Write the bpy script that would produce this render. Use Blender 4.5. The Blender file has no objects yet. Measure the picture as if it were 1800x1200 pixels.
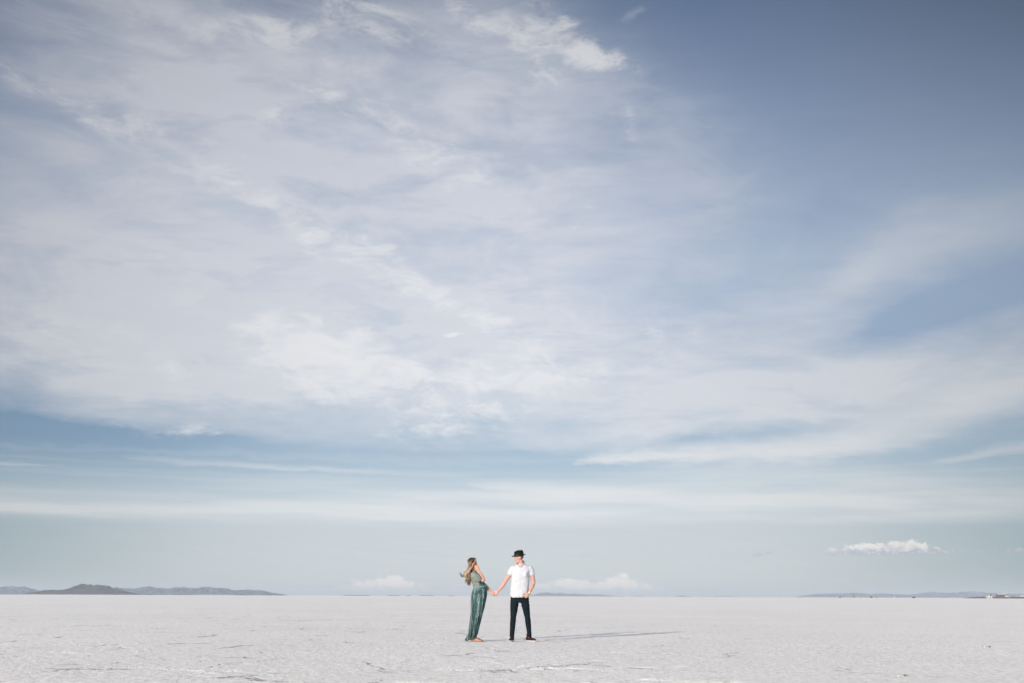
import bpy, bmesh, math, random
import numpy as np
from mathutils import Vector, Matrix, noise as mnoise

SC = bpy.context.scene
COL = SC.collection
rad = math.radians

# ------------------------------------------------------------------ camera
CAM_H = 0.94
PITCH = rad(14.31)
ROLL = rad(0.222)
FWD = Vector((0, math.cos(PITCH), math.sin(PITCH)))
UP0 = Vector((0, -math.sin(PITCH), math.cos(PITCH)))
RT0 = Vector((1, 0, 0))
RT = RT0 * math.cos(ROLL) + UP0 * math.sin(ROLL)
UP = UP0 * math.cos(ROLL) - RT0 * math.sin(ROLL)
cam_d = bpy.data.cameras.new('camera')
cam = bpy.data.objects.new('camera', cam_d)
COL.objects.link(cam)
SC.camera = cam
cam.matrix_world = Matrix(((RT.x, UP.x, -FWD.x, 0), (RT.y, UP.y, -FWD.y, 0), (RT.z, UP.z, -FWD.z, CAM_H), (0, 0, 0, 1)))
cam_d.sensor_width = 36
cam_d.lens = 35
cam_d.clip_start = 0.05
cam_d.clip_end = 60000


def ray(px, py):
    """direction of sight for a point of the 1800 x 1200 photograph"""
    return (FWD + RT * ((px - 900) / 1750) + UP * ((600 - py) / 1750)).normalized()


def at(px, py, Y):
    d = ray(px, py)
    return Vector((0, 0, CAM_H)) + d * (Y / d.y)


def azel(px, py):
    d = ray(px, py)
    return math.degrees(math.atan2(d.x, d.y)), math.degrees(math.asin(d.z))


def s2l(c):
    return tuple((x / 255 / 12.92) if x / 255 <= 0.04045 else ((x / 255 + 0.055) / 1.055) ** 2.4 for x in c)


def tag(o, label=None, cat=None, group=None, kind=None):
    if label: o['label'] = label
    if cat: o['category'] = cat
    if group: o['group'] = group
    if kind: o['kind'] = kind
    return o


# ------------------------------------------------------------------ node helpers
class X:
    """tiny expression wrapper round a shader socket"""
    nt = None

    def __init__(s, v): s.v = v

    @staticmethod
    def put(sock, a):
        if isinstance(a, X): X.nt.links.new(a.v, sock)
        else: sock.default_value = a

    @staticmethod
    def m(op, a, b=None, c=None, clamp=False):
        n = X.nt.nodes.new('ShaderNodeMath'); n.operation = op; n.use_clamp = clamp
        X.put(n.inputs[0], a)
        if b is not None: X.put(n.inputs[1], b)
        if c is not None: X.put(n.inputs[2], c)
        return X(n.outputs[0])

    def __add__(s, o): return X.m('ADD', s, o)
    __radd__ = __add__
    def __mul__(s, o): return X.m('MULTIPLY', s, o)
    __rmul__ = __mul__
    def __sub__(s, o): return X.m('SUBTRACT', s, o)
    def __rsub__(s, o): return X.m('SUBTRACT', o, s)
    def __truediv__(s, o): return X.m('DIVIDE', s, o)


def clamp01(a): return X.m('ADD', a, 0.0, clamp=True)


def smooth(a, lo, hi, t0=0.0, t1=1.0):
    n = X.nt.nodes.new('ShaderNodeMapRange'); n.interpolation_type = 'SMOOTHSTEP'
    X.put(n.inputs[0], a)
    n.inputs[1].default_value = lo; n.inputs[2].default_value = hi
    n.inputs[3].default_value = t0; n.inputs[4].default_value = t1
    return X(n.outputs[0])


def lin(a, lo, hi, t0=0.0, t1=1.0):
    n = X.nt.nodes.new('ShaderNodeMapRange')
    X.put(n.inputs[0], a)
    n.inputs[1].default_value = lo; n.inputs[2].default_value = hi
    n.inputs[3].default_value = t0; n.inputs[4].default_value = t1
    return X(n.outputs[0])


def vec(x, y, z=0.0):
    n = X.nt.nodes.new('ShaderNodeCombineXYZ')
    for i, a in enumerate((x, y, z)): X.put(n.inputs[i], a)
    return X(n.outputs[0])


def sep(v):
    n = X.nt.nodes.new('ShaderNodeSeparateXYZ'); X.put(n.inputs[0], v)
    return X(n.outputs[0]), X(n.outputs[1]), X(n.outputs[2])


def noise(v, scale=1.0, detail=4.0, rough=0.5, dist=0.0, lac=2.0, col=False):
    n = X.nt.nodes.new('ShaderNodeTexNoise')
    X.put(n.inputs['Vector'], v)
    n.inputs['Scale'].default_value = scale; n.inputs['Detail'].default_value = detail
    n.inputs['Roughness'].default_value = rough; n.inputs['Distortion'].default_value = dist
    n.inputs['Lacunarity'].default_value = lac
    return X(n.outputs['Color' if col else 'Fac'])


def mapping(v, loc=(0, 0, 0), rot=(0, 0, 0), scale=(1, 1, 1), kind='POINT'):
    n = X.nt.nodes.new('ShaderNodeMapping'); n.vector_type = kind
    X.put(n.inputs['Vector'], v)
    n.inputs['Location'].default_value = loc; n.inputs['Rotation'].default_value = rot
    n.inputs['Scale'].default_value = scale
    return X(n.outputs[0])


def mixc(f, a, b):
    n = X.nt.nodes.new('ShaderNodeMix'); n.data_type = 'RGBA'
    X.put(n.inputs['Factor'], f)
    for k, c in ((6, a), (7, b)):
        if isinstance(c, X): X.nt.links.new(c.v, n.inputs[k])
        else: n.inputs[k].default_value = (*c[:3], 1)
    return X(n.outputs[2])


def scalec(c, f):
    n = X.nt.nodes.new('ShaderNodeVectorMath'); n.operation = 'SCALE'
    if isinstance(c, X): X.nt.links.new(c.v, n.inputs[0])
    else: n.inputs[0].default_value = c
    X.put(n.inputs['Scale'], f)
    return X(n.outputs[0])


def mulc(c, f):
    n = X.nt.nodes.new('ShaderNodeVectorMath'); n.operation = 'MULTIPLY'
    for i, a in enumerate((c, f)):
        if isinstance(a, X): X.nt.links.new(a.v, n.inputs[i])
        else: n.inputs[i].default_value = a
    return X(n.outputs[0])


def ramp(f, stops):
    n = X.nt.nodes.new('ShaderNodeValToRGB'); X.put(n.inputs[0], f)
    e = n.color_ramp.elements
    while len(e) < len(stops): e.new(0.5)
    for k, (p, c) in enumerate(stops):
        e[k].position = p; e[k].color = (*c, 1) if len(c) == 3 else c
    return X(n.outputs[0])


def fcurve(a, pts):
    """pts: (x in 0..1, y) ; y in 0..1"""
    n = X.nt.nodes.new('ShaderNodeFloatCurve'); X.put(n.inputs['Value'], a)
    c = n.mapping.curves[0]
    n.mapping.use_clip = False
    while len(c.points) < len(pts): c.points.new(0.5, 0.5)
    for k, (x, y) in enumerate(pts): c.points[k].location = (x, y)
    n.mapping.extend = 'HORIZONTAL'
    n.mapping.update()
    return X(n.outputs[0])


def gradient_blob(v):
    n = X.nt.nodes.new('ShaderNodeTexGradient'); n.gradient_type = 'SPHERICAL'
    X.put(n.inputs[0], v)
    return X(n.outputs['Fac'])
# ------------------------------------------------------------------ sun and sky
SUN_EL = rad(13.0)
SUN_AZ = rad(180 + 35)            # compass style from +Y towards +X: behind the camera, to the left
sun_dir = Vector((math.sin(SUN_AZ) * math.cos(SUN_EL), math.cos(SUN_AZ) * math.cos(SUN_EL), math.sin(SUN_EL)))
sl = bpy.data.lights.new('sun', 'SUN'); sl.energy = 4.8; sl.angle = rad(0.53); sl.color = (1.0, 0.93, 0.84)
so = bpy.data.objects.new('sun', sl); COL.objects.link(so)
so.rotation_euler = sun_dir.to_track_quat('Z', 'Y').to_euler()
so.location = (0, 0, 60)

w = bpy.data.worlds.new('World'); SC.world = w; w.use_nodes = True
nt = w.node_tree; nt.nodes.clear(); X.nt = nt
STR = 0.1
tc = nt.nodes.new('ShaderNodeTexCoord')
D = X(tc.outputs['Generated'])
dx, dy, dz = sep(D)
DEG = 180 / math.pi
az = X.m('ARCTAN2', dx, dy) * DEG
el = X.m('ARCSINE', dz) * DEG
AE = vec(az, el)
zz = X.m('MAXIMUM', dz, 0.0) + 0.13
P = vec(dx / zz, dy / zz)
# warps
w1 = noise(P, 1.3, 5, 0.55, col=True)
w2 = noise(mapping(P, loc=(7, 3, 0)), 6.0, 6, 0.62, col=True)


def addw(v, wn, amp):
    n = nt.nodes.new('ShaderNodeVectorMath'); n.operation = 'MULTIPLY_ADD'
    nt.links.new(wn.v, n.inputs[0]); n.inputs[1].default_value = (amp[0], amp[1], 0)
    m = nt.nodes.new('ShaderNodeVectorMath'); m.operation = 'SUBTRACT'
    nt.links.new(v.v, m.inputs[0]); m.inputs[1].default_value = (amp[0] / 2, amp[1] / 2, 0)
    nt.links.new(m.outputs[0], n.inputs[2])
    return X(n.outputs[0])


AE_soft = addw(addw(AE, w1, (7, 4)), w2, (2.5, 1.3))
AE_wisp = addw(addw(AE, w1, (2.5, 1.6)), w2, (3.2, 1.9))
AE_band = addw(AE, w2, (2.2, 0.55))


def blobs(v, items):
    """items: (px, py, rx_px, ry_px, rot_deg(clockwise on the photograph), amplitude)"""
    tot = None
    for px, py, rx, ry, rot, amp in items:
        a0, e0 = azel(px, py)
        a1, e1 = azel(px + 10, py); a2, e2 = azel(px, py - 10)
        sx = (a1 - a0) / 10; sy = (e2 - e0) / 10
        # work in a frame where one unit is one degree of elevation; widen by the azimuth stretch
        r = rad(-rot)
        ux = Vector((math.cos(r) * sx, math.sin(r) * sy)); uy = Vector((-math.sin(r) * sx, math.cos(r) * sy))
        ang = math.atan2(ux.y, ux.x)
        m = mapping(v, loc=(a0, e0, 0), rot=(0, 0, ang), scale=(rx * ux.length, ry * uy.length, 1), kind='TEXTURE')
        b = smooth(gradient_blob(m), 0, 1, 0, amp)
        tot = b if tot is None else tot + b
    return tot


def streak(v, pts):
    """pts: (px, py, half width up, half width down, intensity) from left to right"""
    a_, e_, _z = sep(v)
    ax = lin(a_, -45, 45)
    C, U, L, I = [], [], [], []
    for px, py, wu, wd, it in pts:
        a0, e0 = azel(px, py)
        t = (a0 + 45) / 90
        deg = abs(azel(px, py - 10)[1] - e0) / 10
        C.append((t, e0 / 40)); U.append((t, wu * deg / 10)); L.append((t, wd * deg / 10)); I.append((t, it))
    c = fcurve(ax, C) * 40; u = fcurve(ax, U) * 10; l = fcurve(ax, L) * 10; i = fcurve(ax, I)
    d = e_ - c
    q = X.m('MAXIMUM', d / X.m('MAXIMUM', u, 0.02), (d * -1) / X.m('MAXIMUM', l, 0.02))
    return smooth(q, 1.0, 0.0) * i


# clear sky -------------------------------------------------------------
sky = nt.nodes.new('ShaderNodeTexSky'); sky.sky_type = 'NISHITA'; sky.sun_disc = False
sky.sun_elevation = SUN_EL; sky.sun_rotation = SUN_AZ
sky.air_density = 1.0; sky.dust_density = 1.5; sky.ozone_density = 1.0
ef = lin(el, -5, 45)
def P_(e): return (e + 5) / 50
clear = ramp(ef, [(P_(-1), s2l((219, 222, 223))), (P_(1.5), s2l((213, 220, 223))), (P_(3.8), s2l((207, 216, 223))),
                  (P_(6), s2l((184, 204, 219))), (P_(9.0), s2l((164, 188, 211))), (P_(13), s2l((160, 182, 209))), (P_(18), s2l((163, 184, 211))),
                  (P_(25), s2l((143, 164, 196))), (P_(34), s2l((110, 133, 168))), (P_(44), s2l((85, 110, 152)))])
leftgap = smooth(az, -8, -24) * smooth(el, 5.5, 8.0) * smooth(el, 15, 10)
clear = mulc(clear, mixc(leftgap, (1, 1, 1), (0.66, 0.76, 0.85)))
lows = smooth(X.m('ABSOLUTE', az), 13, 31) * smooth(el, 9, 3) * smooth(el, -1, 1.5)
clear = mulc(clear, mixc(lows, (1, 1, 1), (0.68, 0.80, 0.83)))
nish = scalec(X(sky.outputs[0]), STR)
base = mixc(0.06, clear, nish)

# lens vignette put into the sky colour at both sides, natural darkening upwards
azc = X.m('MINIMUM', X.m('POWER', az / 29.0, 2.0), 1.9)
ehi = X.m('MAXIMUM', el - 12.0, 0.0) / 22.0
fal = (1.0 - azc * 0.26) * (1.0 - X.m('MINIMUM', ehi * ehi, 1.6) * 0.27)
back = smooth(X.m('ABSOLUTE', az), 45, 110)          # unseen sky behind the camera, brightened to light the ground and shirt
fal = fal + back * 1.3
over = smooth(el, 42, 66)                            # bright cloud sheet added overhead, out of view, to raise the ground light

# cloud noise -----------------------------------------------------------
Pr = mapping(P, rot=(0, 0, rad(-28)))
cir = noise(mapping(Pr, scale=(0.9, 3.4, 1)), 2.2, 9, 0.60, 0.3)
cir2 = noise(mapping(P, loc=(3, 8, 0), rot=(0, 0, rad(35)), scale=(1, 2.2, 1)), 5.0, 9, 0.62)
puff = noise(mapping(P, loc=(1, 5, 0)), 9.0, 9, 0.66, 0.5)
lowb = noise(vec(az * 0.055, el * 0.85), 1.0, 7, 0.52, 0.25)
AEt = vec(az * X.m('COSINE', el / DEG), el)
fil = noise(mapping(AEt, rot=(0, 0, rad(30)), scale=(0.12, 0.34, 1)), 1.0, 10, 0.66, 0.6)      # filaments running down to the right
alt = noise(mapping(AEt, loc=(9, 4, 0), rot=(0, 0, rad(12)), scale=(0.34, 0.72, 1)), 1.0, 10, 0.70, 0.4)     # small torn puffs
rip = noise(mapping(AEt, loc=(3, 1, 0), rot=(0, 0, rad(-20)), scale=(0.11, 0.42, 1)), 1.0, 8, 0.6, 0.5)
big = noise(mapping(P, loc=(11, 2, 0)), 0.9, 3, 0.5)

veil = blobs(AE_soft, [
    (120, 480, 640, 420, 8, 0.95), (520, 560, 640, 330, 5, 0.85), (620, 300, 660, 360, 25, 0.85),
    (220, 90, 560, 330, 15, 0.85), (800, 60, 420, 260, 10, 0.62), (950, 650, 660, 230, 0, 0.85),
    (1350, 690, 620, 170, -8, 0.78), (1650, 650, 440, 150, -10, 0.50), (1550, 440, 460, 140, -22, 0.30),
    (1010, 320, 470, 380, 20, 0.72), (330, 640, 560, 150, 2, 0.45), (1250, 780, 500, 90, 0, 0.25), (1430, 400, 700, 460, 0, 0.20),
])
filS = smooth(fil, 0.34, 0.66)
ripS = smooth(rip, 0.34, 0.66)
veil = veil * (0.52 + filS * 0.38 + ripS * 0.22 + (cir2 - 0.5) * 0.5)
veil = veil * smooth(veil, 0.0, 0.5, 0.55, 1.0)
# openings of clear sky
gap = blobs(AE_band, [
    (20, 775, 520, 66, 4, 1.35), (380, 790, 360, 48, 3, 0.7), (700, 815, 500, 34, 0, 0.55), (1000, 812, 340, 34, -2, 0.62),
    (1250, 772, 300, 30, -4, 0.65), (1640, 800, 260, 30, -8, 0.85), (1640, 548, 330, 52, -14, 0.45), (60, 850, 420, 26, 4, 0.25),
])
gap = gap * (0.75 + lowb * 0.5)
veil = clamp01(veil - gap)

hor = blobs(AE_band, [
    (300, 900, 1000, 56, 1, 0.75), (1000, 890, 900, 76, 1, 0.95), (1650, 880, 600, 76, 0, 0.65), (1350, 845, 500, 60, 0, 0.45),
    (0, 885, 500, 46, 0, 0.25),
])
edge = smooth(el + (lowb - 0.5) * 0.5, 3.55, 4.25)     # the deck ends in a clean lower edge
lowS = smooth(lowb, 0.33, 0.66)
hor = hor * edge * (0.45 + lowS * 0.85)

# bright wisps
nmx = smooth(alt * 0.8 + puff * 0.2, 0.36, 0.64) - 0.5
wis = blobs(AE_wisp, [
    (560, 620, 210, 104, 12, 1.35), (500, 580, 110, 56, 20, 0.8), (660, 655, 190, 76, 0, 0.8), (620, 560, 120, 44, 25, 0.4),
    (840, 690, 240, 90, 0, 0.62), (780, 745, 220, 60, -8, 0.55), (1050, 670, 200, 52, -4, 0.38), (930, 640, 160, 60, 10, 0.35),
    (310, 655, 90, 26, 18, 0.6), (215, 738, 70, 18, 5, 0.42), (340, 752, 140, 20, -8, 0.5), (795, 583, 26, 9, 0, 0.95),
    (1050, 105, 120, 42, 18, 1.0), (990, 60, 130, 46, 40, 0.7), (880, 50, 190, 46, 24, 0.72), (650, 25, 200, 60, 12, 0.66),
    (440, 60, 240, 46, -12, 0.50), (560, 90, 200, 60, 10, 0.40), (1110, 34, 110, 20, -25, 0.22), (960, 130, 80, 80, 60, 0.48), (1100, 205, 90, 30, 70, 0.30),
    (60, 150, 220, 46, 22, 0.42), (230, 235, 270, 56, 26, 0.44), (420, 330, 260, 56, 30, 0.60), (600, 430, 200, 50, 20, 0.58),
    (740, 500, 180, 50, 25, 0.52), (880, 570, 210, 54, 28, 0.52), (560, 165, 180, 40, 20, 0.42), (470, 200, 100, 34, -30, 0.45),
    (1035, 362, 24, 9, -10, 0.6), (1005, 405, 30, 9, 0, 0.42), (700, 240, 240, 80, 30, 0.34), (130, 590, 300, 90, 5, 0.34), (300, 480, 300, 110, 10, 0.28),
    (1150, 600, 60, 14, 60, 0.24), (1205, 595, 50, 22, 70, 0.30), (1120, 560, 200, 60, 10, 0.22), (820, 320, 200, 90, 30, 0.26),
])
# noise eats into the wisps: torn, crisp edges where they are dense, a soft film where they are thin
wis = smooth(X.m('MINIMUM', wis * 0.85, 1.0) + nmx * X.m('MINIMUM', wis * 2.6, 0.95), 0.02, 1.22, 0.0, 1.0)

# streaks with a course of their own
st = streak(AE_band, [(200, 802, 6, 3, 0.0), (330, 813, 12, 7, 0.32), (520, 824, 9, 5, 0.45), (760, 834, 8, 5, 0.28), (860, 834, 8, 5, 0.0)])
st2 = streak(AE_band, [(820, 852, 10, 4, 0.0), (900, 858, 20, 9, 0.75), (1100, 872, 28, 18, 0.7), (1300, 885, 26, 20, 0.35), (1400, 890, 10, 10, 0.0)])
st3 = streak(addw(AE_band, w2, (0.0, 0.9)), [(1010, 812, 12, 6, 0.0), (1070, 805, 24, 14, 0.8), (1250, 800, 34, 26, 0.9), (1450, 788, 48, 36, 1.0),
                                             (1560, 764, 80, 52, 0.85), (1700, 716, 104, 70, 0.85), (1820, 676, 114, 80, 0.8)])
st4 = streak(AE_soft, [(1150, 560, 20, 20, 0.0), (1400, 525, 40, 30, 0.20), (1560, 450, 80, 50, 0.42), (1720, 400, 95, 60, 0.42), (1830, 370, 90, 60, 0.38)])
st5 = streak(AE_band, [(1640, 815, 4, 4, 0.0), (1700, 805, 16, 9, 0.5), (1760, 792, 20, 12, 0.55), (1820, 785, 22, 14, 0.6)])
st6 = streak(AE_band, [(-20, 815, 8, 5, 0.5), (40, 817, 6, 4, 0.4), (75, 819, 4, 3, 0.0)])
st7 = streak(AE_band, [(1000, 880, 14, 6, 0.1), (1300, 880, 14, 12, 0.2), (1500, 860, 18, 10, 0.25), (1800, 850, 16, 12, 0.2)])
stm = 0.55 + lowb * 0.45 + (cir2 - 0.5) * 0.5
streaks = (st + st2 + st3 + st5 + st6 + st7) * clamp01(lowb * 0.9 + rip * 0.9) + st4 * stm

# cloud colours follow their thickness
veilc = mixc(smooth(el, 5, 24), s2l((217, 222, 229)), s2l((211, 215, 226)))
c1 = mixc(clamp01(veil), base, veilc)
c1 = mixc(clamp01(hor), c1, s2l((224, 229, 232)))
c1 = mixc(clamp01(streaks), c1, s2l((229, 231, 234)))
c1 = mixc(clamp01(wis * 0.86), c1, s2l((234, 235, 238)))
# thin shading inside the sheet
c1 = scalec(c1, 0.955 + cir * 0.09)

# small heaped clouds near the skyline: warm lit tops, grey flat bases
cn = noise(vec(az * 1.0, el * 1.4), 2.6, 6, 0.65)
cw = noise(vec(az * 1.0, el * 1.3, 4.0), 2.4, 7, 0.68, col=True)
AE_c = addw(AE, cw, (1.5, 1.05))


def heap(items, base_px, fade):
    b = blobs(AE_c, items)
    e0 = azel(*base_px)[1]
    flat = smooth(el + (cn - 0.5) * 0.15, e0 - 0.03, e0 + 0.10)
    return b * flat * fade, lin(el + (cn - 0.5) * 1.7, e0 + 0.08, e0 + 0.62)


h1, l1 = heap([(1475, 969, 46, 13, 0, 1.4), (1520, 966, 44, 20, 0, 1.7), (1560, 965, 46, 19, 0, 1.7), (1600, 962, 40, 20, 0, 1.6),
               (1632, 967, 60, 13, 0, 1.1), (1680, 970, 50, 6, 0, 0.9)], (1560, 976), 1.0)
h1 = smooth(h1 + (cn - 0.5) * X.m('MINIMUM', h1 * 3, 1.0) * 1.2, 0.30, 0.85, 0, 0.9)
c1 = mixc(h1, c1, mixc(clamp01(l1), s2l((196, 201, 212)), s2l((252, 248, 244))))
h2, l2 = heap([(1338, 973, 30, 7, 0, 1.3), (1275, 970, 34, 5, 0, 0.6), (1180, 968, 30, 4, 0, 0.5), (1790, 967, 34, 6, 0, 1.0), (1735, 969, 50, 4, 0, 0.7),
               (1030, 973, 30, 4, 0, 0.5), (1000, 981, 50, 4, 0, 0.5), (950, 980, 30, 3, 0, 0.3)], (1338, 980), 1.0)
c1 = mixc(smooth(h2, 0.15, 0.75, 0, 0.75), c1, mixc(clamp01(l2), s2l((190, 197, 207)), s2l((222, 224, 228))))
h3, l3 = heap([(690, 1031, 54, 32, 0, 1.9), (645, 1036, 70, 24, 0, 1.5), (730, 1038, 50, 18, 0, 1.1), (800, 1040, 90, 14, 0, 0.8), (605, 1040, 60, 12, 0, 0.8),
               (1095, 1030, 52, 30, 0, 1.5), (1055, 1034, 60, 24, 0, 1.3), (1135, 1036, 44, 18, 0, 1.0), (985, 1036, 100, 22, 0, 1.25),
               (1000, 1021, 46, 9, 0, 1.2), (930, 1038, 60, 16, 0, 1.0), (1170, 1040, 60, 12, 0, 0.5), (1565, 1036, 18, 8, 0, 0.6), (1430, 1043, 26, 5, 0, 0.5)], (900, 1046), 1.0)
h3 = h3 + (noise(vec(az * 1.0, el * 1.3, 7.0), 2.2, 7, 0.66) - 0.5) * X.m('MINIMUM', h3 * 3, 1.4) * 2.6
c1 = mixc(smooth(h3, 0.15, 1.15, 0, 0.85), c1, mixc(clamp01(l3), s2l((218, 219, 221)), s2l((250, 243, 238))))

corner = smooth(az, 8, 38) * smooth(el, 18, 32)
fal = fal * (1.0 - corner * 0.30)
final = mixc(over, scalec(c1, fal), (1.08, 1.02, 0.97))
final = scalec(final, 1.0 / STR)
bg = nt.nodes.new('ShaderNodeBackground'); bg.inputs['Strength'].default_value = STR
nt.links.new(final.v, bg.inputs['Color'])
wo = nt.nodes.new('ShaderNodeOutputWorld'); nt.links.new(bg.outputs[0], wo.inputs['Surface'])
w.cycles.sampling_method = 'MANUAL'; w.cycles.sample_map_resolution = 512

SC.view_settings.view_transform = 'Standard'; SC.view_settings.look = 'None'
SC.view_settings.exposure = 0; SC.view_settings.gamma = 1
# ------------------------------------------------------------------ numpy noise
def _hash(ix, iy, seed):
    h = (ix.astype(np.int64) * 374761393 + iy.astype(np.int64) * 668265263 + seed * 974634777) & 0xFFFFFFFF
    h = ((h ^ (h >> 13)) * 1274126177) & 0xFFFFFFFF
    return ((h ^ (h >> 16)) & 0xFFFFFF) / float(0xFFFFFF)


def vnoise(x, y, seed=0):
    ix = np.floor(x); iy = np.floor(y); fx = x - ix; fy = y - iy
    fx = fx * fx * (3 - 2 * fx); fy = fy * fy * (3 - 2 * fy)
    a = _hash(ix, iy, seed); b = _hash(ix + 1, iy, seed); c = _hash(ix, iy + 1, seed); d = _hash(ix + 1, iy + 1, seed)
    return (a * (1 - fx) + b * fx) * (1 - fy) + (c * (1 - fx) + d * fx) * fy


def fbm(x, y, o=5, seed=0, g=0.5, ridged=False):
    t = 0; amp = 1; s = 0
    for k in range(o):
        n = vnoise(x * 2 ** k + k * 17.3, y * 2 ** k - k * 9.1, seed + k)
        if ridged: n = 1 - np.abs(2 * n - 1)
        t = t + n * amp; s += amp; amp *= g
    return t / s


def voro(x, y, seed=0):
    """distance to the nearest cell border (in cells)"""
    ix = np.floor(x); iy = np.floor(y)
    f1 = np.full(x.shape, 9.0); f2 = np.full(x.shape, 9.0)
    for i in (-1, 0, 1):
        for j in (-1, 0, 1):
            cx = ix + i; cy = iy + j
            d = np.hypot(cx + _hash(cx, cy, seed) - x, cy + _hash(cx, cy, seed + 5) - y)
            m = d < f1
            f2 = np.where(m, f1, np.minimum(f2, d)); f1 = np.where(m, d, f1)
    return f2 - f1


def grid_mesh(name, XX, YY, ZZ):
    ny, nx = XX.shape
    me = bpy.data.meshes.new(name)
    co = np.stack([XX, YY, ZZ], -1).reshape(-1, 3).astype(np.float32)
    i = np.arange(ny - 1)[:, None] * nx + np.arange(nx - 1)[None, :]
    q = np.stack([i, i + 1, i + nx + 1, i + nx], -1).reshape(-1, 4)
    me.vertices.add(len(co)); me.vertices.foreach_set('co', co.ravel())
    me.loops.add(q.size); me.loops.foreach_set('vertex_index', q.ravel().astype(np.int32))
    me.polygons.add(len(q)); me.polygons.foreach_set('loop_start', (np.arange(len(q)) * 4).astype(np.int32))
    me.polygons.foreach_set('loop_total', np.full(len(q), 4, np.int32))
    me.update(calc_edges=True); me.validate()
    me.polygons.foreach_set('use_smooth', np.ones(len(q), bool))
    return me


def mat(name, color=None, rough=0.8, spec=0.3):
    m = bpy.data.materials.new(name); m.use_nodes = True
    X.nt = m.node_tree
    b = m.node_tree.nodes['Principled BSDF']
    b.inputs['Roughness'].default_value = rough
    b.inputs['Specular IOR Level'].default_value = spec
    if color is not None: b.inputs['Base Color'].default_value = (*color, 1)
    return m, b


def bump(b, h, dist, strength=1.0):
    n = X.nt.nodes.new('ShaderNodeBump'); n.inputs['Strength'].default_value = strength
    n.inputs['Distance'].default_value = dist
    X.nt.links.new(h.v, n.inputs['Height']); X.nt.links.new(n.outputs[0], b.inputs['Normal'])


def objco():
    return X(X.nt.nodes.new('ShaderNodeTexCoord').outputs['Object'])


# ------------------------------------------------------------------ the salt flat: one sheet out to the skyline
def axis(core_lo, core_hi, step0, growth, lo, hi):
    a = list(np.arange(core_lo, core_hi, step0)); s = step0
    up = [a[-1]]
    while up[-1] < hi: s *= growth; up.append(min(hi, up[-1] + s))
    s = step0; dn = [a[0]]
    while dn[-1] > lo: s *= growth; dn.append(max(lo, dn[-1] - s))
    return np.array(dn[::-1][:-1] + a + up[1:])


gx = axis(-9.5, 9.5, 0.040, 1.045, -9000, 9000)
gy = axis(8.5, 14.0, 0.030, 1.0085, 8.0, 60)
gy = np.concatenate([-np.geomspace(1, 9000, 40)[::-1], np.linspace(0, 7.6, 60), gy, np.geomspace(62, 9000, 90)])
XX, YY = np.meshgrid(gx, gy)


def crust(x, y, fine=True):
    """height of the salt crust: faint swells, broken polygon ridges, clods"""
    far = np.clip((np.abs(y) + np.abs(x)) / 70.0, 0, 1); near = 1 - far
    z = (fbm(x * 0.35, y * 0.35, 3, 3) - 0.5) * 0.035
    wx = x + (fbm(x * 0.8, y * 0.8, 4, 11) - 0.5) * 1.5; wy = y + (fbm(x * 0.8, y * 0.8, 4, 21) - 0.5) * 1.5
    e = voro(wx / 1.9, wy / 1.9, 4)
    on = np.clip((fbm(x * 0.45, y * 0.45, 3, 31) - 0.46) * 7, 0, 1)
    z = z + np.exp(-(e / 0.035) ** 2) * 0.026 * on
    # plates of crust lifted on one side: a small step that throws a shadow
    z = z + np.clip((e - 0.03) / 0.05, 0, 1) * _hash(np.floor(wx / 1.9), np.floor(wy / 1.9), 77) * 0.004 * on
    z = z + (fbm(x * 7, y * 7, 3, 41) - 0.5) * 0.020 * (0.4 + fbm(x * 0.3, y * 0.3, 2, 51))
    z = z + np.clip(fbm(x * 2.6, y * 2.6, 3, 61) - 0.62, 0, 1) * 0.05
    return z * near


ZZ = np.zeros_like(XX)
band = (np.abs(YY) < 75) & (np.abs(XX) < 75)
ZZ[band] = crust(XX[band], YY[band])
# level under the feet
for fx_, fy_ in ((-0.80, 22.1), (0.17, 22.1), (0.5, 22.1)):
    d2 = (XX - fx_) ** 2 + (YY - fy_) ** 2
    ZZ *= 1 - np.exp(-d2 / 0.35 ** 2)
gm = grid_mesh('ground', XX, YY, ZZ)
ground = bpy.data.objects.new('ground', gm); COL.objects.link(ground)
tag(ground, kind='structure')

m, b = mat('salt_crust', rough=0.9, spec=0.15)
co = objco()
cx_, cy_, cz_ = sep(co)
n_big = noise(co, 0.11, 4, 0.55)
n_mid = noise(co, 0.9, 5, 0.6)
n_fine = noise(co, 28.0, 4, 0.7)
n_gran = noise(co, 9.0, 5, 0.72)
wv = noise(co, 0.9, 5, 0.6, col=True)
warp = X.nt.nodes.new('ShaderNodeVectorMath'); warp.operation = 'MULTIPLY_ADD'
X.nt.links.new(wv.v, warp.inputs[0]); warp.inputs[1].default_value = (1.6, 1.6, 0); X.nt.links.new(co.v, warp.inputs[2])


def vor(v, scale, rnd=1.0):
    n = X.nt.nodes.new('ShaderNodeTexVoronoi'); n.feature = 'DISTANCE_TO_EDGE'; n.voronoi_dimensions = '2D'
    X.put(n.inputs['Vector'], v); n.inputs['Scale'].default_value = scale; n.inputs['Randomness'].default_value = rnd
    return X(n.outputs['Distance'])


e1 = vor(X(warp.outputs[0]), 0.42)
e2 = vor(mapping(X(warp.outputs[0]), loc=(3, 1, 0)), 1.3)
brk = smooth(noise(mapping(co, loc=(5, 9, 0)), 0.55, 5, 0.65), 0.50, 0.60)
brk2 = smooth(noise(mapping(co, loc=(2, 4, 0)), 0.8, 5, 0.65), 0.56, 0.64)
crack = smooth(e1, 0.030, 0.006) * brk
crack2 = smooth(e2, 0.035, 0.008) * brk2
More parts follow.
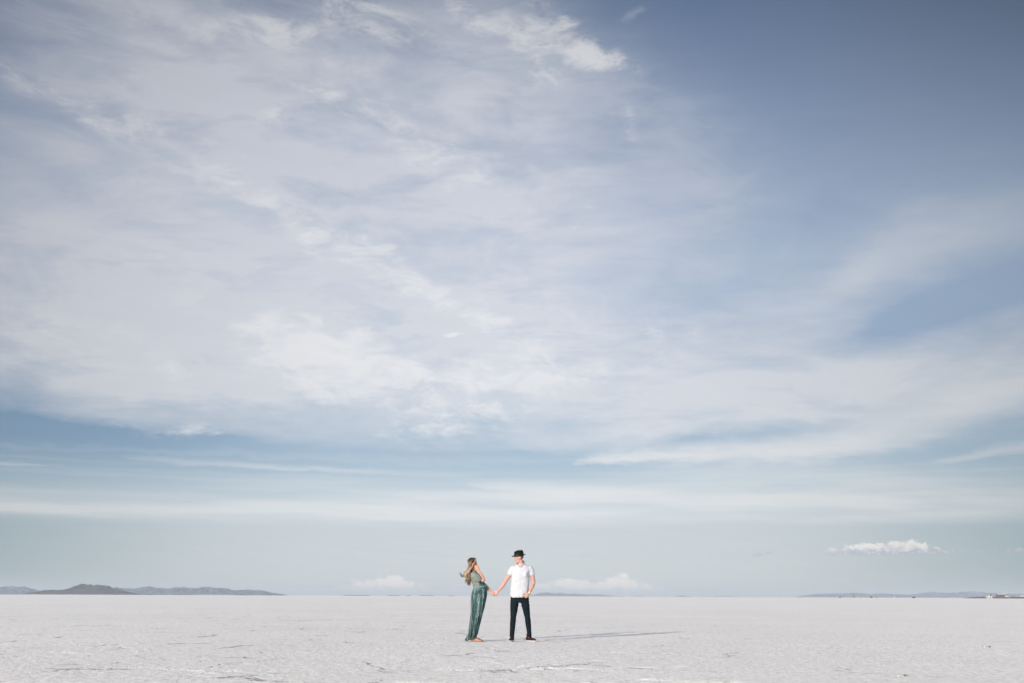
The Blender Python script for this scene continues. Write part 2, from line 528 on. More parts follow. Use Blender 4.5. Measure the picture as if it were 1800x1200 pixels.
# more broken crust to the left of the pair
side = lin(cx_, -7, 7, 1.0, 0.25)
cr = clamp01((crack + crack2 * 0.55) * side)
colr = mixc(smooth(n_big, 0.3, 0.7), (0.86, 0.83, 0.79), (0.92, 0.89, 0.85))
colr = mixc(smooth(n_gran, 0.40, 0.66, 0, 0.6), colr, (0.55, 0.53, 0.505))
colr = mixc(smooth(n_fine, 0.58, 0.75, 0, 0.5), colr, (0.95, 0.94, 0.93))
tan = smooth(noise(mapping(co, loc=(8, 2, 0), scale=(0.5, 1, 1)), 1.7, 4, 0.65), 0.66, 0.74)
colr = mixc(tan * 0.6, colr, (0.82, 0.72, 0.60))
colr = mixc(cr * 0.8, colr, (0.25, 0.26, 0.27))
X.nt.links.new(colr.v, b.inputs['Base Color'])
hgt = n_gran * 0.8 + n_fine * 0.35 + n_mid * 0.8 - cr * 1.2
bump(b, hgt, 0.055, 1.0)
gm.materials.append(m)

# ------------------------------------------------------------------ far ranges
def range_mesh(name, prof, D, depth, seed, rough=0.35, base_drop=0.0, nx=420, ny=36, ridge=0.45):
    """prof: (px, py) outline on the photograph, D: distance; a strip of real hills with folds running down to the flat"""
    xs = np.array([at(px, 1047, D).x for px, py in prof])
    hs = []
    for px, py in prof:
        hy = azel(px, 1047)[1]
        # height above the flat seen from the camera; horizon line of the photograph bends a little
        hs.append(max(0.0, at(px, py, D).z))
    gx = np.linspace(xs[0], xs[-1], nx); h = np.interp(gx, xs, hs)
    gy = np.linspace(-0.5, 0.5, ny)
    A, B = np.meshgrid(gx, gy)
    H = np.interp(A, xs, hs)
    sc = max(hs)
    fall = np.clip(1 - np.abs(B) * 2, 0, 1) ** 0.8
    k = 2.2 / max(sc, 1)
    r = fbm(A * k * 0.7, B * depth * k * 0.35 + A * k * 0.15, 5, seed, 0.55, True)
    Z = H * (fall * (1 - ridge) + ridge * fall * r * 1.35) * 1.0
    crest = H * (0.82 + 0.34 * fbm(A * k * 4.0, A * 0, 4, seed + 9, 0.6))
    cw = np.exp(-(B / 0.055) ** 2)
    Z = np.maximum(Z * (1 - cw), 0) + crest * cw
    Z = np.minimum(Z, crest * 1.02) - 0.3
    me = grid_mesh(name, A, D + B * depth, Z)
    o = bpy.data.objects.new(name, me); COL.objects.link(o)
    tag(o, kind='structure')
    return o


def rock(name, c1, c2, sc):
    m, b = mat(name, rough=0.95, spec=0.1)
    co = objco()
    n1 = noise(mapping(co, scale=(1, 1, 0.5)), sc, 6, 0.62)
    c = mixc(smooth(n1, 0.35, 0.65), c1, c2)
    X.nt.links.new(c.v, b.inputs['Base Color'])
    bump(b, n1, 1.0 / sc * 0.25, 0.8)
    return m


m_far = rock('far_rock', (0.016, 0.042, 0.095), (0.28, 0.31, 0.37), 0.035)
m_dark = rock('butte_rock', (0.018, 0.018, 0.026), (0.15, 0.13, 0.13), 0.09)
m_bank = rock('brown_earth', (0.07, 0.045, 0.04), (0.13, 0.09, 0.08), 0.3)

def hill(name, prof, D, depth, seed, m, **k):
    o = range_mesh(name, prof, D, depth, seed, **k); o.data.materials.append(m); return o

hill('hills', [(-60, 1039), (-40, 1034), (0, 1031), (12, 1030), (22, 1029.5), (33, 1031), (43, 1031), (54, 1034), (62, 1037), (70, 1040), (76, 1042)], 4400, 420, 3, m_far)
hill('hills', [(54, 1042), (70, 1039), (78, 1036.5), (90, 1035.8), (112, 1036), (124, 1032.5), (134, 1028), (142, 1025), (150, 1027), (168, 1027.5), (186, 1028.5),
               (194, 1031), (204, 1034), (216, 1037), (228, 1041), (236, 1043)], 2600, 240, 8, m_dark, ridge=0.3)
hill('hills', [(190, 1036), (205, 1031.5), (214, 1033), (226, 1033), (238, 1035), (250, 1031), (258, 1029.5), (268, 1031.5), (282, 1033), (296, 1034), (304, 1032), (318, 1031), (328, 1032.5),
               (340, 1033), (352, 1031.5), (366, 1031), (380, 1033), (394, 1033), (406, 1036), (414, 1037), (424, 1036), (436, 1035), (446, 1037), (456, 1036.5), (464, 1038),
               (474, 1041), (482, 1041), (490, 1045)], 4200, 560, 15, m_far, nx=700, ridge=0.75)
hill('hills', [(895, 1047.5), (915, 1045), (925, 1045.5), (940, 1044), (952, 1041), (962, 1040.2), (972, 1042), (984, 1041), (996, 1043), (1010, 1042.5), (1030, 1044), (1050, 1044),
               (1070, 1045.5), (1090, 1047), (1100, 1048)], 6200, 500, 22, m_far)
hill('hills', [(1112, 1048), (1122, 1046.5), (1130, 1047), (1136, 1048)], 6400, 200, 27, m_far, nx=60)
hill('hills', [(1160, 1048.4), (1168, 1046.5), (1176, 1048.3), (1186, 1047.6), (1198, 1045.6), (1206, 1046.6), (1216, 1047.8), (1240, 1047.5), (1260, 1047.2), (1286, 1047), (1294, 1048.6)], 6400, 260, 31, m_far, nx=160)
hill('hills', [(1408, 1048.3), (1420, 1045), (1432, 1043), (1450, 1042.8), (1470, 1042.5), (1495, 1040.8), (1515, 1042), (1530, 1043.5), (1545, 1042), (1562, 1043), (1600, 1044.5),
               (1620, 1041.5), (1638, 1039.8), (1655, 1041), (1680, 1041.3), (1700, 1038.6), (1715, 1038.8), (1735, 1041), (1760, 1042), (1790, 1042.5), (1840, 1043)], 6000, 560, 36, m_far, nx=500)

# thin dark shore along the skyline
rs = random.Random(4)
for (p0, p1, D) in ((-10, 32, 2300), (200, 300, 2300), (300, 345, 2500), (410, 450, 2500), (455, 500, 2600), (600, 655, 2700), (680, 705, 2800), (712, 722, 2800), (735, 765, 2700), (786, 800, 2800)):
    pts = []
    n = 6
    for k in range(n + 1):
        px = p0 + (p1 - p0) * k / n
        e = 0 if k in (0, n) else 1
        y0 = at(px, 600, D)  # only the bearing is used
        pts.append((px, azel(px, 0)[0], e))
    xs = [at(px, 1047, D).x for px, _, _ in pts]
    hs = [e * rs.uniform(1.0, 1.5) for _, _, e in pts]
    gx2 = np.linspace(xs[0], xs[-1], 40); A, B = np.meshgrid(gx2, np.linspace(-1, 1, 7))
    Z = np.interp(A, xs, hs) * (1 - np.abs(B)) - 0.02
    me = grid_mesh('shore_bank', A, D + B * 12, Z); me.materials.append(m_bank)
    o = bpy.data.objects.new('shore_bank', me); COL.objects.link(o); tag(o, kind='structure')

# brown embankment on the right
DB = 1500.0
prof = [(1698, 0.0), (1706, 0.7), (1716, 1.6), (1730, 2.0), (1760, 2.1), (1800, 2.2), (1850, 2.3), (1900, 2.3)]
xs = [at(p, 1047, DB).x for p, _ in prof]
gx2 = np.linspace(xs[0], xs[-1], 160)
A, B = np.meshgrid(gx2, np.linspace(-1, 1, 13))
top = np.interp(A, xs, [h for _, h in prof])
Z = top * np.clip((1 - np.abs(B)) * 3, 0, 1) + (fbm(A * 0.3, B * 8, 3, 71) - 0.5) * 0.3 * (np.abs(B) < 0.98) - 0.02
me = grid_mesh('embankment', A, DB + B * 20, Z); me.materials.append(m_bank)
o = bpy.data.objects.new('embankment', me); COL.objects.link(o); tag(o, kind='structure')

# ------------------------------------------------------------------ the air
bm = bmesh.new(); bmesh.ops.create_cube(bm, size=1)
for v in bm.verts:
    v.co = Vector((v.co.x * 19000, v.co.y * 19000, -1.5 if v.co.z < 0 else 50.0))
me = bpy.data.meshes.new('haze'); bm.to_mesh(me); bm.free()
haze = bpy.data.objects.new('haze', me); COL.objects.link(haze); tag(haze, kind='stuff')
hm = bpy.data.materials.new('air'); hm.use_nodes = True; hn = hm.node_tree; hn.nodes.clear()
pv = hn.nodes.new('ShaderNodeVolumePrincipled'); pv.inputs['Color'].default_value = (0.84, 0.92, 1.0, 1)
pv.inputs['Density'].default_value = 0.00017; pv.inputs['Anisotropy'].default_value = 0.0
ho = hn.nodes.new('ShaderNodeOutputMaterial'); hn.links.new(pv.outputs[0], ho.inputs['Volume'])
me.materials.append(hm)
# ------------------------------------------------------------------ figures
PY = 22.1      # how far the pair stands from the camera


def W(cx, cy, dy=0.0):
    """a joint read off the photograph, set at the pair's distance plus dy (towards the skyline)"""
    return at(780 + cx / 6, 950 + cy / 6, PY + dy)


M1 = (W(600, 500) - W(500, 500)).length / 100    # metres per unit of that reading


def crom(pts, rr, n):
    """smooth a path and its radii"""
    out, ro = [], []
    P_ = [Vector(p) for p in pts]
    for i in range(len(P_) - 1):
        p0 = P_[max(i - 1, 0)]; p1 = P_[i]; p2 = P_[i + 1]; p3 = P_[min(i + 2, len(P_) - 1)]
        for k in range(n):
            t = k / n
            out.append(0.5 * ((2 * p1) + (p2 - p0) * t + (2 * p0 - 5 * p1 + 4 * p2 - p3) * t * t + (3 * p1 - p0 - 3 * p2 + p3) * t ** 3))
            a, b_ = rr[i], rr[i + 1]
            s = t * t * (3 - 2 * t)
            ro.append(a + (b_ - a) * s if not isinstance(a, tuple) else tuple(x + (y - x) * s for x, y in zip(a, b_)))
    out.append(P_[-1]); ro.append(rr[-1])
    return out, ro


class Lump:
    """closed lofts and ellipsoids that are fused into one skin"""

    def __init__(s): s.bm = bmesh.new()

    def rings(s, rings, cap=True):
        vs = [[s.bm.verts.new(p) for p in r] for r in rings]
        n = len(vs[0])
        for a, b_ in zip(vs, vs[1:]):
            for k in range(n):
                s.bm.faces.new((a[k], a[(k + 1) % n], b_[(k + 1) % n], b_[k]))
        if cap:
            s.bm.faces.new(vs[0][::-1]); s.bm.faces.new(vs[-1])

    def tube(s, pts, rr, n=4, seg=16, side=None, smoothp=True):
        """rr: radius or (radius along side, radius across)"""
        rr = [r if isinstance(r, tuple) else (r, r) for r in rr]
        if smoothp and len(pts) > 2: pts, rr = crom(pts, rr, n)
        else: pts = [Vector(p) for p in pts]
        m_ = len(pts)
        T = [(pts[min(i + 1, m_ - 1)] - pts[max(i - 1, 0)]).normalized() for i in range(m_)]
        u = Vector(side) if side is not None else (Vector((0, 1, 0)) if abs(T[0].y) < 0.9 else Vector((1, 0, 0)))
        R = []

        def ring(p, t, u_, ra, rb):
            v_ = t.cross(u_).normalized()
            return [p + u_ * math.cos(2 * math.pi * k / seg) * ra + v_ * math.sin(2 * math.pi * k / seg) * rb for k in range(seg)]
        for i in range(m_):
            u = (u - T[i] * u.dot(T[i])).normalized()
            ra, rb = rr[i] if isinstance(rr[i], tuple) else (rr[i], rr[i])
            if i == 0:
                for q in (0.25, 0.7): R.append(ring(pts[0] - T[0] * min(ra, rb) * (1 - q) * 0.8, T[0], u, ra * math.sqrt(q), rb * math.sqrt(q)))
            R.append(ring(pts[i], T[i], u, ra, rb))
            if i == m_ - 1:
                for q in (0.7, 0.25): R.append(ring(pts[i] + T[i] * min(ra, rb) * (1 - q) * 0.8, T[i], u, ra * math.sqrt(q), rb * math.sqrt(q)))
        s.rings(R)

    def ball(s, c, r, rot=None, seg=20):
        M = Matrix.Translation(Vector(c)) @ ((rot if rot is not None else Matrix.Identity(3)).to_4x4()) @ Matrix.Diagonal((*r, 1))
        bmesh.ops.create_uvsphere(s.bm, u_segments=seg, v_segments=seg // 2 + 2, radius=1, matrix=M)

    def fuse(s, name, voxel, smooth_it=2, shape=None):
        me = bpy.data.meshes.new('tmp'); bmesh.ops.recalc_face_normals(s.bm, faces=s.bm.faces[:]); s.bm.to_mesh(me); s.bm.free()
        o = bpy.data.objects.new('tmp', me); COL.objects.link(o)
        r = o.modifiers.new('r', 'REMESH'); r.mode = 'VOXEL'; r.voxel_size = voxel; r.use_smooth_shade = True
        if smooth_it:
            sm = o.modifiers.new('s', 'SMOOTH'); sm.factor = 0.5; sm.iterations = smooth_it
        dg = bpy.context.evaluated_depsgraph_get()
        out = bpy.data.meshes.new_from_object(o.evaluated_get(dg)); out.name = name
        bpy.data.objects.remove(o); bpy.data.meshes.remove(me)
        if shape is not None:
            n = len(out.vertices); co = np.empty(n * 3, np.float32); no = np.empty(n * 3, np.float32)
            out.vertices.foreach_get('co', co); out.vertices.foreach_get('normal', no)
            co = co.reshape(-1, 3); no = no.reshape(-1, 3)
            co = co + no * shape(co, no)[:, None]
            out.vertices.foreach_set('co', co.astype(np.float32).ravel()); out.update()
        for p in out.polygons: p.use_smooth = True
        return out


def link(name, me, m=None, parent=None):
    o = bpy.data.objects.new(name, me); COL.objects.link(o)
    if m is not None:
        me.materials.clear(); me.materials.append(m)
    if parent is not None: o.parent = parent
    return o


def orient(x, z):
    """rotation whose local X and Z point along the given directions"""
    x = Vector(x).normalized(); z = Vector(z); z = (z - x * z.dot(x)).normalized(); y = z.cross(x)
    return Matrix((x, y, z)).transposed()


def hand(L, wrist, d, palm, thumb_side, curl=0.5, size=1.0, curls=None, spread=0.1):
    """wrist, direction of the hand, palm normal, direction to the thumb side"""
    d = Vector(d).normalized(); pn = Vector(palm); pn = (pn - d * pn.dot(d)).normalized()
    ts = d.cross(pn)
    if ts.dot(Vector(thumb_side)) < 0: ts = -ts
    k = size
    L.tube([wrist - d * 0.02, wrist + d * 0.02 * k, wrist + d * 0.055 * k, wrist + d * 0.088 * k],
           [(0.027 * k, 0.021 * k), (0.033 * k, 0.018 * k), (0.042 * k, 0.016 * k), (0.040 * k, 0.013 * k)], side=ts, n=3)
    for i in range(4):
        off = (1.5 - i) * 0.0205 * k
        ln = (0.074, 0.083, 0.077, 0.060)[i] * k
        c = curl if curls is None else curls[i]
        p = wrist + d * (0.084 - 0.004 * abs(i - 1)) * k + ts * off
        dirr = (d + ts * spread * (1.5 - i) * 0.4).normalized()
        pts = [p - d * 0.012]; rr = [0.0092 * k]
        a = 0
        for j, f in enumerate((0.45, 0.30, 0.25)):
            a += c * (0.75, 1.15, 0.8)[j]
            v_ = dirr * math.cos(a) + pn * math.sin(a)
            p = p + v_ * ln * f; pts.append(p); rr.append((0.0086, 0.0080, 0.0068)[j] * k * (0.9 if i == 3 else 1))
        L.tube(pts, rr, n=3, seg=10, side=ts)
    p = wrist + d * 0.022 * k + ts * 0.024 * k
    td = (d * 0.7 + ts * 0.75 + pn * 0.35).normalized()
    pts = [p]; rr = [0.013 * k]
    p = p + td * 0.036 * k; pts.append(p); rr.append(0.0105 * k)
    td = (d * 0.9 + ts * 0.35 + pn * 0.45).normalized(); p = p + td * 0.030 * k; pts.append(p); rr.append(0.0095 * k)
    td = (d * 0.9 + ts * 0.05 + pn * 0.6).normalized(); p = p + td * 0.024 * k; pts.append(p); rr.append(0.0078 * k)
    L.tube(pts, rr, n=3, seg=10, side=pn)


def head(L, c, face, up, h=0.235, fem=False, smile=0.0):
    """c: centre between the ears; face: where the face points"""
    R = orient(face, up); k = h / 0.235
    f, s_, u = R.col[0], R.col[1], R.col[2]
    def q(x, y, z): return Vector(c) + f * x * k + s_ * y * k + u * z * k
    L.ball(q(-0.012, 0, 0.035), (0.098 * k, 0.076 * k, 0.086 * k), R)           # cranium
    L.ball(q(0.022, 0, -0.020), (0.066 * k, 0.062 * k, 0.085 * k), R)           # face block
    jw = 0.050 if fem else 0.057
    L.ball(q(0.030, 0, -0.070), (0.048 * k, jw * k, 0.038 * k), R)              # jaw
    L.ball(q(0.066, 0, -0.094), (0.019 * k, 0.024 * k, 0.018 * k), R)           # chin
    L.ball(q(0.070, 0, 0.034), (0.022 * k, 0.054 * k, 0.026 * k), R)            # brow
    L.ball(q(0.072, 0, 0.022), (0.018 * k, 0.050 * k, 0.008 * k), R)
    L.tube([q(0.088, 0, 0.016), q(0.098, 0, -0.006), q(0.110, 0, -0.026), q(0.094, 0, -0.032)],
           [0.008 * k, 0.009 * k, 0.0115 * k, 0.010 * k], seg=10)               # nose
    for sg in (-1, 1):
        L.ball(q(0.098, sg * 0.012, -0.029), (0.010 * k, 0.009 * k, 0.008 * k), R)
        L.ball(q(0.062, sg * 0.034, -0.020), (0.026 * k, 0.022 * k, 0.024 * k), R)   # cheek
        ec = q(-0.004, sg * 0.074, -0.004)                                       # ear
        L.ball(ec, (0.019 * k, 0.008 * k, 0.030 * k), R)
        L.ball(q(0.070, sg * 0.031, 0.010), (0.012 * k, 0.013 * k, 0.010 * k), R)    # eyelids over the ball
    L.ball(q(0.086, 0, -0.054), (0.012 * k, 0.024 * k, 0.0062 * k), R)          # upper lip
    L.ball(q(0.084, 0, -0.066), (0.012 * k, 0.021 * k, 0.0065 * k), R)
    return q, R


def skin_mat(name, c, c2, lips=None):
    m, b = mat(name, rough=0.5, spec=0.35)
    co = objco()
    n1 = noise(co, 22, 4, 0.6)
    cc = mixc(smooth(n1, 0.3, 0.75), c, c2)
    X.nt.links.new(cc.v, b.inputs['Base Color'])
    b.inputs['Subsurface Weight'].default_value = 0.06
    b.inputs['Subsurface Radius'].default_value = (0.012, 0.005, 0.003)
    bump(b, noise(co, 160, 3, 0.6), 0.0008, 0.4)
    return m


def cloth(name, c, rough=0.9, sc=60, dist=0.004, c2=None):
    m, b = mat(name, c, rough, 0.12)
    co = objco()
    n1 = noise(co, sc, 4, 0.6); n2 = noise(co, 5, 4, 0.6)
    c2 = c2 or tuple(x * 0.88 for x in c)
    X.nt.links.new(mixc(smooth(n2 * 0.6 + n1 * 0.4, 0.35, 0.65), c, c2).v, b.inputs['Base Color'])
    bump(b, n1 * 0.4 + n2, dist, 0.6)
    return m


def lean(co, c):  # helper for cloth folds
    return co


m_eye, _b = mat('eye_white', (0.42, 0.38, 0.35), 0.3, 0.4)
m_pupil, _b = mat('iris', (0.03, 0.04, 0.05), 0.15, 0.5)
m_lip, _b = mat('lip', (0.45, 0.16, 0.14), 0.4, 0.4)


def eyes(q, R, parent, k=1.0):
    for sg in (-1, 1):
        L = Lump(); L.ball(q(0.0735, sg * 0.031, 0.006), (0.0112 * k, 0.0112 * k, 0.0085 * k), R, 14)
        me = bpy.data.meshes.new('eye'); L.bm.to_mesh(me); L.bm.free()
        e = link('eye', me, m_eye, parent)
        L = Lump(); L.ball(q(0.0818, sg * 0.032, 0.006), (0.0040 * k, 0.0062 * k, 0.0062 * k), R, 12)
        me = bpy.data.meshes.new('iris'); L.bm.to_mesh(me); L.bm.free()
        link('iris', me, m_pupil, e)


# ================================================================== the man
man_face = Vector((-0.93, -0.30, -0.20))
m_mskin = skin_mat('fair_skin', (0.58, 0.34, 0.265), (0.50, 0.26, 0.20))
L = Lump()
hc = W(792, 176, 0.0)
qm, Rm = head(L, hc, man_face, (-0.06, 0, 1), 0.238)
neck0 = W(818, 265, 0.015)
L.tube([W(812, 290, -0.01), neck0, W(812, 235, 0.01), W(804, 205, 0.005)], [(0.10, 0.085), (0.078, 0.074), 0.060, 0.058], seg=18)
# trunk
L.tube([W(800, 600), W(803, 540), W(806, 470), W(812, 380), W(818, 310), W(818, 270)],
       [(0.095, 0.145), (0.090, 0.145), (0.092, 0.150), (0.100, 0.165), (0.085, 0.155), (0.062, 0.095)], seg=24, side=(0, 1, 0))
mshR, mshL = W(722, 292, 0.0), W(915, 292, 0.0)
for a_ in (mshR, mshL): L.ball(a_, (0.050, 0.050, 0.050))
# his right arm reaches over to her
m_elb = W(645, 432, -0.03); m_wr = W(572, 526, -0.035)
L.tube([mshR + Vector((0.01, 0, -0.02)), W(695, 352, -0.01), m_elb, W(618, 474, -0.035), m_wr], [0.047, 0.050, 0.044, 0.043, (0.028, 0.024)], seg=18)
# his left arm hangs bent, hand at the pocket
m_elbL = W(945, 440, 0.035); m_wrL = W(897, 553, -0.115)
L.tube([mshL + Vector((-0.01, 0, -0.02)), W(931, 365, 0.015), m_elbL, W(928, 490, -0.03), m_wrL], [0.047, 0.051, 0.046, 0.044, (0.028, 0.024)], seg=18)
# hands
hd = (W(545, 562) - W(572, 526)).normalized()
hand(L, m_wr + hd * 0.005, hd, (0.15, 1.0, 0.1), (-0.8, 0, 0.6), size=1.04, curls=(1.0, 0.95, 0.85, 0.5), spread=0.25)
hand(L, m_wrL, (W(862, 588, -0.15) - m_wrL), (0.15, 1.0, 0.35), (-0.2, -0.3, 1), size=1.02, curls=(0.35, 0.75, 0.9, 0.9), spread=0.3)
# legs
m_hR, m_hL = W(752, 622), W(850, 622)
m_kR, m_kL = W(735, 812, -0.03), W(884, 818, -0.02)
m_aR, m_aL = W(719, 1022, 0.02), W(905, 1022, 0.02)
for h_, k_, a_ in ((m_hR, m_kR, m_aR), (m_hL, m_kL, m_aL)):
    L.tube([h_, (h_ + k_) / 2, k_, (k_ * 0.65 + a_ * 0.35) + Vector((0, 0.02, 0)), a_], [0.066, 0.052, 0.040, 0.040, 0.034], seg=18)
man_me = L.fuse('person', 0.0045, 2)
man = link('person', man_me, m_mskin)
man['label'] = 'person in black brimmed hat, white short-sleeved shirt and dark jeans, looking left'
man['category'] = 'person'
eyes(qm, Rm, man)
L = Lump(); L.tube([qm(0.090, -0.020, -0.058), qm(0.0975, 0, -0.061), qm(0.090, 0.020, -0.058)], [0.003, 0.0045, 0.003], seg=8)
me = bpy.data.meshes.new('lips'); L.bm.to_mesh(me); L.bm.free(); link('lips', me, m_lip, man)

# close cropped hair under the hat
m_crop = cloth('cropped_hair', (0.20, 0.11, 0.075), 0.8, 200, 0.002)
L = Lump()
L.ball(qm(-0.020, 0, 0.020), (0.094, 0.0785, 0.075), Rm, 24)
bmesh.ops.bisect_plane(L.bm, geom=L.bm.verts[:] + L.bm.edges[:] + L.bm.faces[:], plane_co=qm(0.01, 0, 0), plane_no=(Rm.col[0] * 1.0 - Rm.col[2] * 0.25).normalized(), clear_outer=True)
me = bpy.data.meshes.new('hair'); L.bm.to_mesh(me); L.bm.free()
for p in me.polygons: p.use_smooth = True
link('hair', me, m_crop, man)

# hat: felt crown pinched in front, stiff brim
m_felt = cloth('black_felt', (0.012, 0.0105, 0.0105), 0.85, 90, 0.002)
L = Lump()
Rh = orient(man_face + Vector((0, 0, 0.06)), (0.085, 0, 1))
hb = W(793, 157, 0.0)
def qh(x, y, z): return hb + Rh.col[0] * x + Rh.col[1] * y + Rh.col[2] * z
R_ = []
for z, ax, ay in ((-0.004, .110, .095), (0.020, .109, .094), (0.060, .105, .090), (0.095, .099, .085), (0.112, .090, .076), (0.119, .070, .056), (0.116, .035, .026)):
    ring = []
    for k in range(40):
        t = 2 * math.pi * k / 40; c_, s_ = math.cos(t), math.sin(t)
        pinch = 1 - 0.14 * max(0, c_) ** 2 * abs(s_) * min(1, z / 0.1) * 2
        zz_ = z - (0.022 * math.exp(-(s_ / 0.35) ** 2) if z > 0.115 else 0) - 0.012 * max(0, c_) * (z / 0.12)
        ring.append(qh(ax * c_ - 0.004, ay * s_ * pinch, zz_))
    R_.append(ring)
L.rings(R_)
crown = bpy.data.meshes.new('hat')
R_ = []
prof_b = ((.100, .086, 0.004), (.125, .112, -0.001), (.150, .138, 0.001), (.160, .148, 0.006), (.161, .149, 0.009), (.150, .138, 0.006), (.122, .110, 0.005), (.100, .086, 0.010))
for ax, ay, z in prof_b:
    R_.append([qh(ax * math.cos(2 * math.pi * k / 48), ay * math.sin(2 * math.pi * k / 48), z + 0.012 * abs(math.sin(2 * math.pi * k / 48)) * ((ax - .1) / .06) - 0.004 * math.cos(2 * math.pi * k / 48) * ((ax - .1) / .06)) for k in range(48)])
L.rings(R_, cap=False)
L.bm.to_mesh(crown); L.bm.free()
for p in crown.polygons: p.use_smooth = True
hat = link('hat', crown, m_felt, man)
L = Lump()
R_ = []
for z, ax, ay in ((0.006, .1105, .0955), (0.007, .1125, .0975), (0.034, .1105, .0955), (0.035, .1085, .0935)):
    R_.append([qh(ax * math.cos(2 * math.pi * k / 40) - .004, ay * math.sin(2 * math.pi * k / 40), z) for k in range(40)])
L.rings(R_, cap=False)
me = bpy.data.meshes.new('hat_band'); L.bm.to_mesh(me); L.bm.free()
m_band, _ = mat('ribbon', (0.006, 0.006, 0.007), 0.5, 0.4); link('hat_band', me, m_band, hat)

# shirt
m_shirt = cloth('white_cotton', (0.56, 0.56, 0.575), 0.9, 120, 0.0015)


def folds(amp, kz, seed, extra=None):
    def f(co, no):
        a = fbm(co[:, 0] * kz * 0.6 + co[:, 2] * kz * 0.5, co[:, 2] * kz - co[:, 0] * kz * 0.4, 3, seed, 0.5, True) - 0.6
        b_ = fbm((co[:, 0] + co[:, 1]) * kz * 1.7, co[:, 2] * kz * 0.9, 3, seed + 5) - 0.5
        r = a * amp + b_ * amp * 0.6
        if extra is not None: r = r + extra(co, no)
        return r
    return f


L = Lump()
sh = []
for cy, l, r, d in ((596, 705, 868, .128), (585, 701, 893, .135), (560, 698, 897, .138), (520, 700, 897, .136), (470, 705, 900, .134), (420, 711, 904, .135), (370, 715, 908, .140), (330, 712, 915, .136),
                    (300, 708, 927, .122), (278, 716, 926, .096), (260, 748, 896, .080), (249, 778, 866, .066)):
    c_ = W((l + r) / 2, cy, 0.01); hw = (r - l) / 2 * M1
    sh.append([c_ + Vector((math.copysign(abs(math.cos(t)) ** 0.82, math.cos(t)) * hw, math.copysign(abs(math.sin(t)) ** 0.9, math.sin(t)) * d, 0)) for t in [2 * math.pi * k / 40 for k in range(40)]])
L.rings(sh)
L.tube([W(745, 292, 0.0), W(718, 316, -0.005), W(699, 350, -0.012)], [(0.080, 0.082), (0.078, 0.078), (0.066, 0.070)], seg=24)
L.tube([W(897, 292, 0.0), W(919, 318, 0.008), W(931, 352, 0.015)], [(0.080, 0.082), (0.078, 0.078), (0.068, 0.072)], seg=24)


def shirt_folds(co, no):
    # soft creases pulled from the armpits towards the waist
    x = co[:, 0] - W(803, 400).x; z = co[:, 2] - W(803, 585).z
    r = np.sin((x * 0.8 + z * 1.0) * 42 + 3 * np.sin(z * 7)) * 0.004 * np.clip(0.55 - z, 0, 0.4) * 2.2 * np.clip(x * 6 + 0.4, 0, 1)
    r += np.sin((z - x * 0.9) * 36 + 2 * np.sin(x * 15)) * 0.003 * np.clip(0.5 - z, 0, 0.4) * 2 * np.clip(0.6 - x * 5, 0, 1)
    r += 0.0022 * np.clip(1.6 - np.abs(x + 0.006) / 0.012, 0, 1) * (co[:, 1] < PY - 0.03)       # button placket
    r += np.sin(np.arctan2(co[:, 1] - PY, x) * 9 + z * 4) * 0.004 * np.clip(0.22 - z, 0, 0.22) * 5
    return r


shirt_me = L.fuse('shirt', 0.0055, 3, folds(0.018, 6.0, 3, shirt_folds))
shirt = link('shirt', shirt_me, m_shirt, man)
# collar points, button placket, chest pocket
def strip(name, pts, w_, t_, m, parent, side=(1, 0, 0)):
    L = Lump()
    L.tube(pts, [(w_, t_)] * len(pts), seg=8, side=side)
    me = bpy.data.meshes.new(name); bmesh.ops.recalc_face_normals(L.bm, faces=L.bm.faces[:]); L.bm.to_mesh(me); L.bm.free()
    for p in me.polygons: p.use_smooth = True
    return link(name, me, m, parent)


cl = Lump()
cl.tube([W(852, 222, 0.050), W(856, 236, -0.020), W(838, 252, -0.070), W(808, 274, -0.108)], [(0.022, 0.006), (0.023, 0.006), (0.022, 0.006), (0.010, 0.004)], seg=10, side=(0, 0, 1))
cl.tube([W(782, 228, 0.045), W(768, 240, -0.010), W(774, 256, -0.065), W(796, 274, -0.108)], [(0.020, 0.006), (0.022, 0.006), (0.022, 0.006), (0.010, 0.004)], seg=10, side=(0, 0, 1))
cl.tube([W(854, 222, 0.045), W(828, 216, 0.085), W(784, 228, 0.045)], [(0.022, 0.006)] * 3, seg=10, side=(0, 0, 1))
link('collar', cl.fuse('collar', 0.004, 1), m_shirt, shirt)
# open neck: a patch of skin between the collar points comes from the trunk itself; the placket runs below it
m_btn, _ = mat('button', (0.6, 0.6, 0.6), 0.3, 0.5)
for cy in (300, 350, 400, 450, 500, 550):
    L = Lump(); L.ball(W(799, cy, -0.144), (0.0055, 0.003, 0.0055), None, 10)
    me = bpy.data.meshes.new('button'); L.bm.to_mesh(me); L.bm.free(); link('button', me, m_btn, shirt)
pk = Lump()
pk.tube([W(856, 330, -0.128), W(856, 372, -0.131)], [(0.040, 0.005)] * 2, seg=8, side=(1, 0, 0))
link('chest_pocket', pk.fuse('pocket', 0.004, 0), m_shirt, shirt)

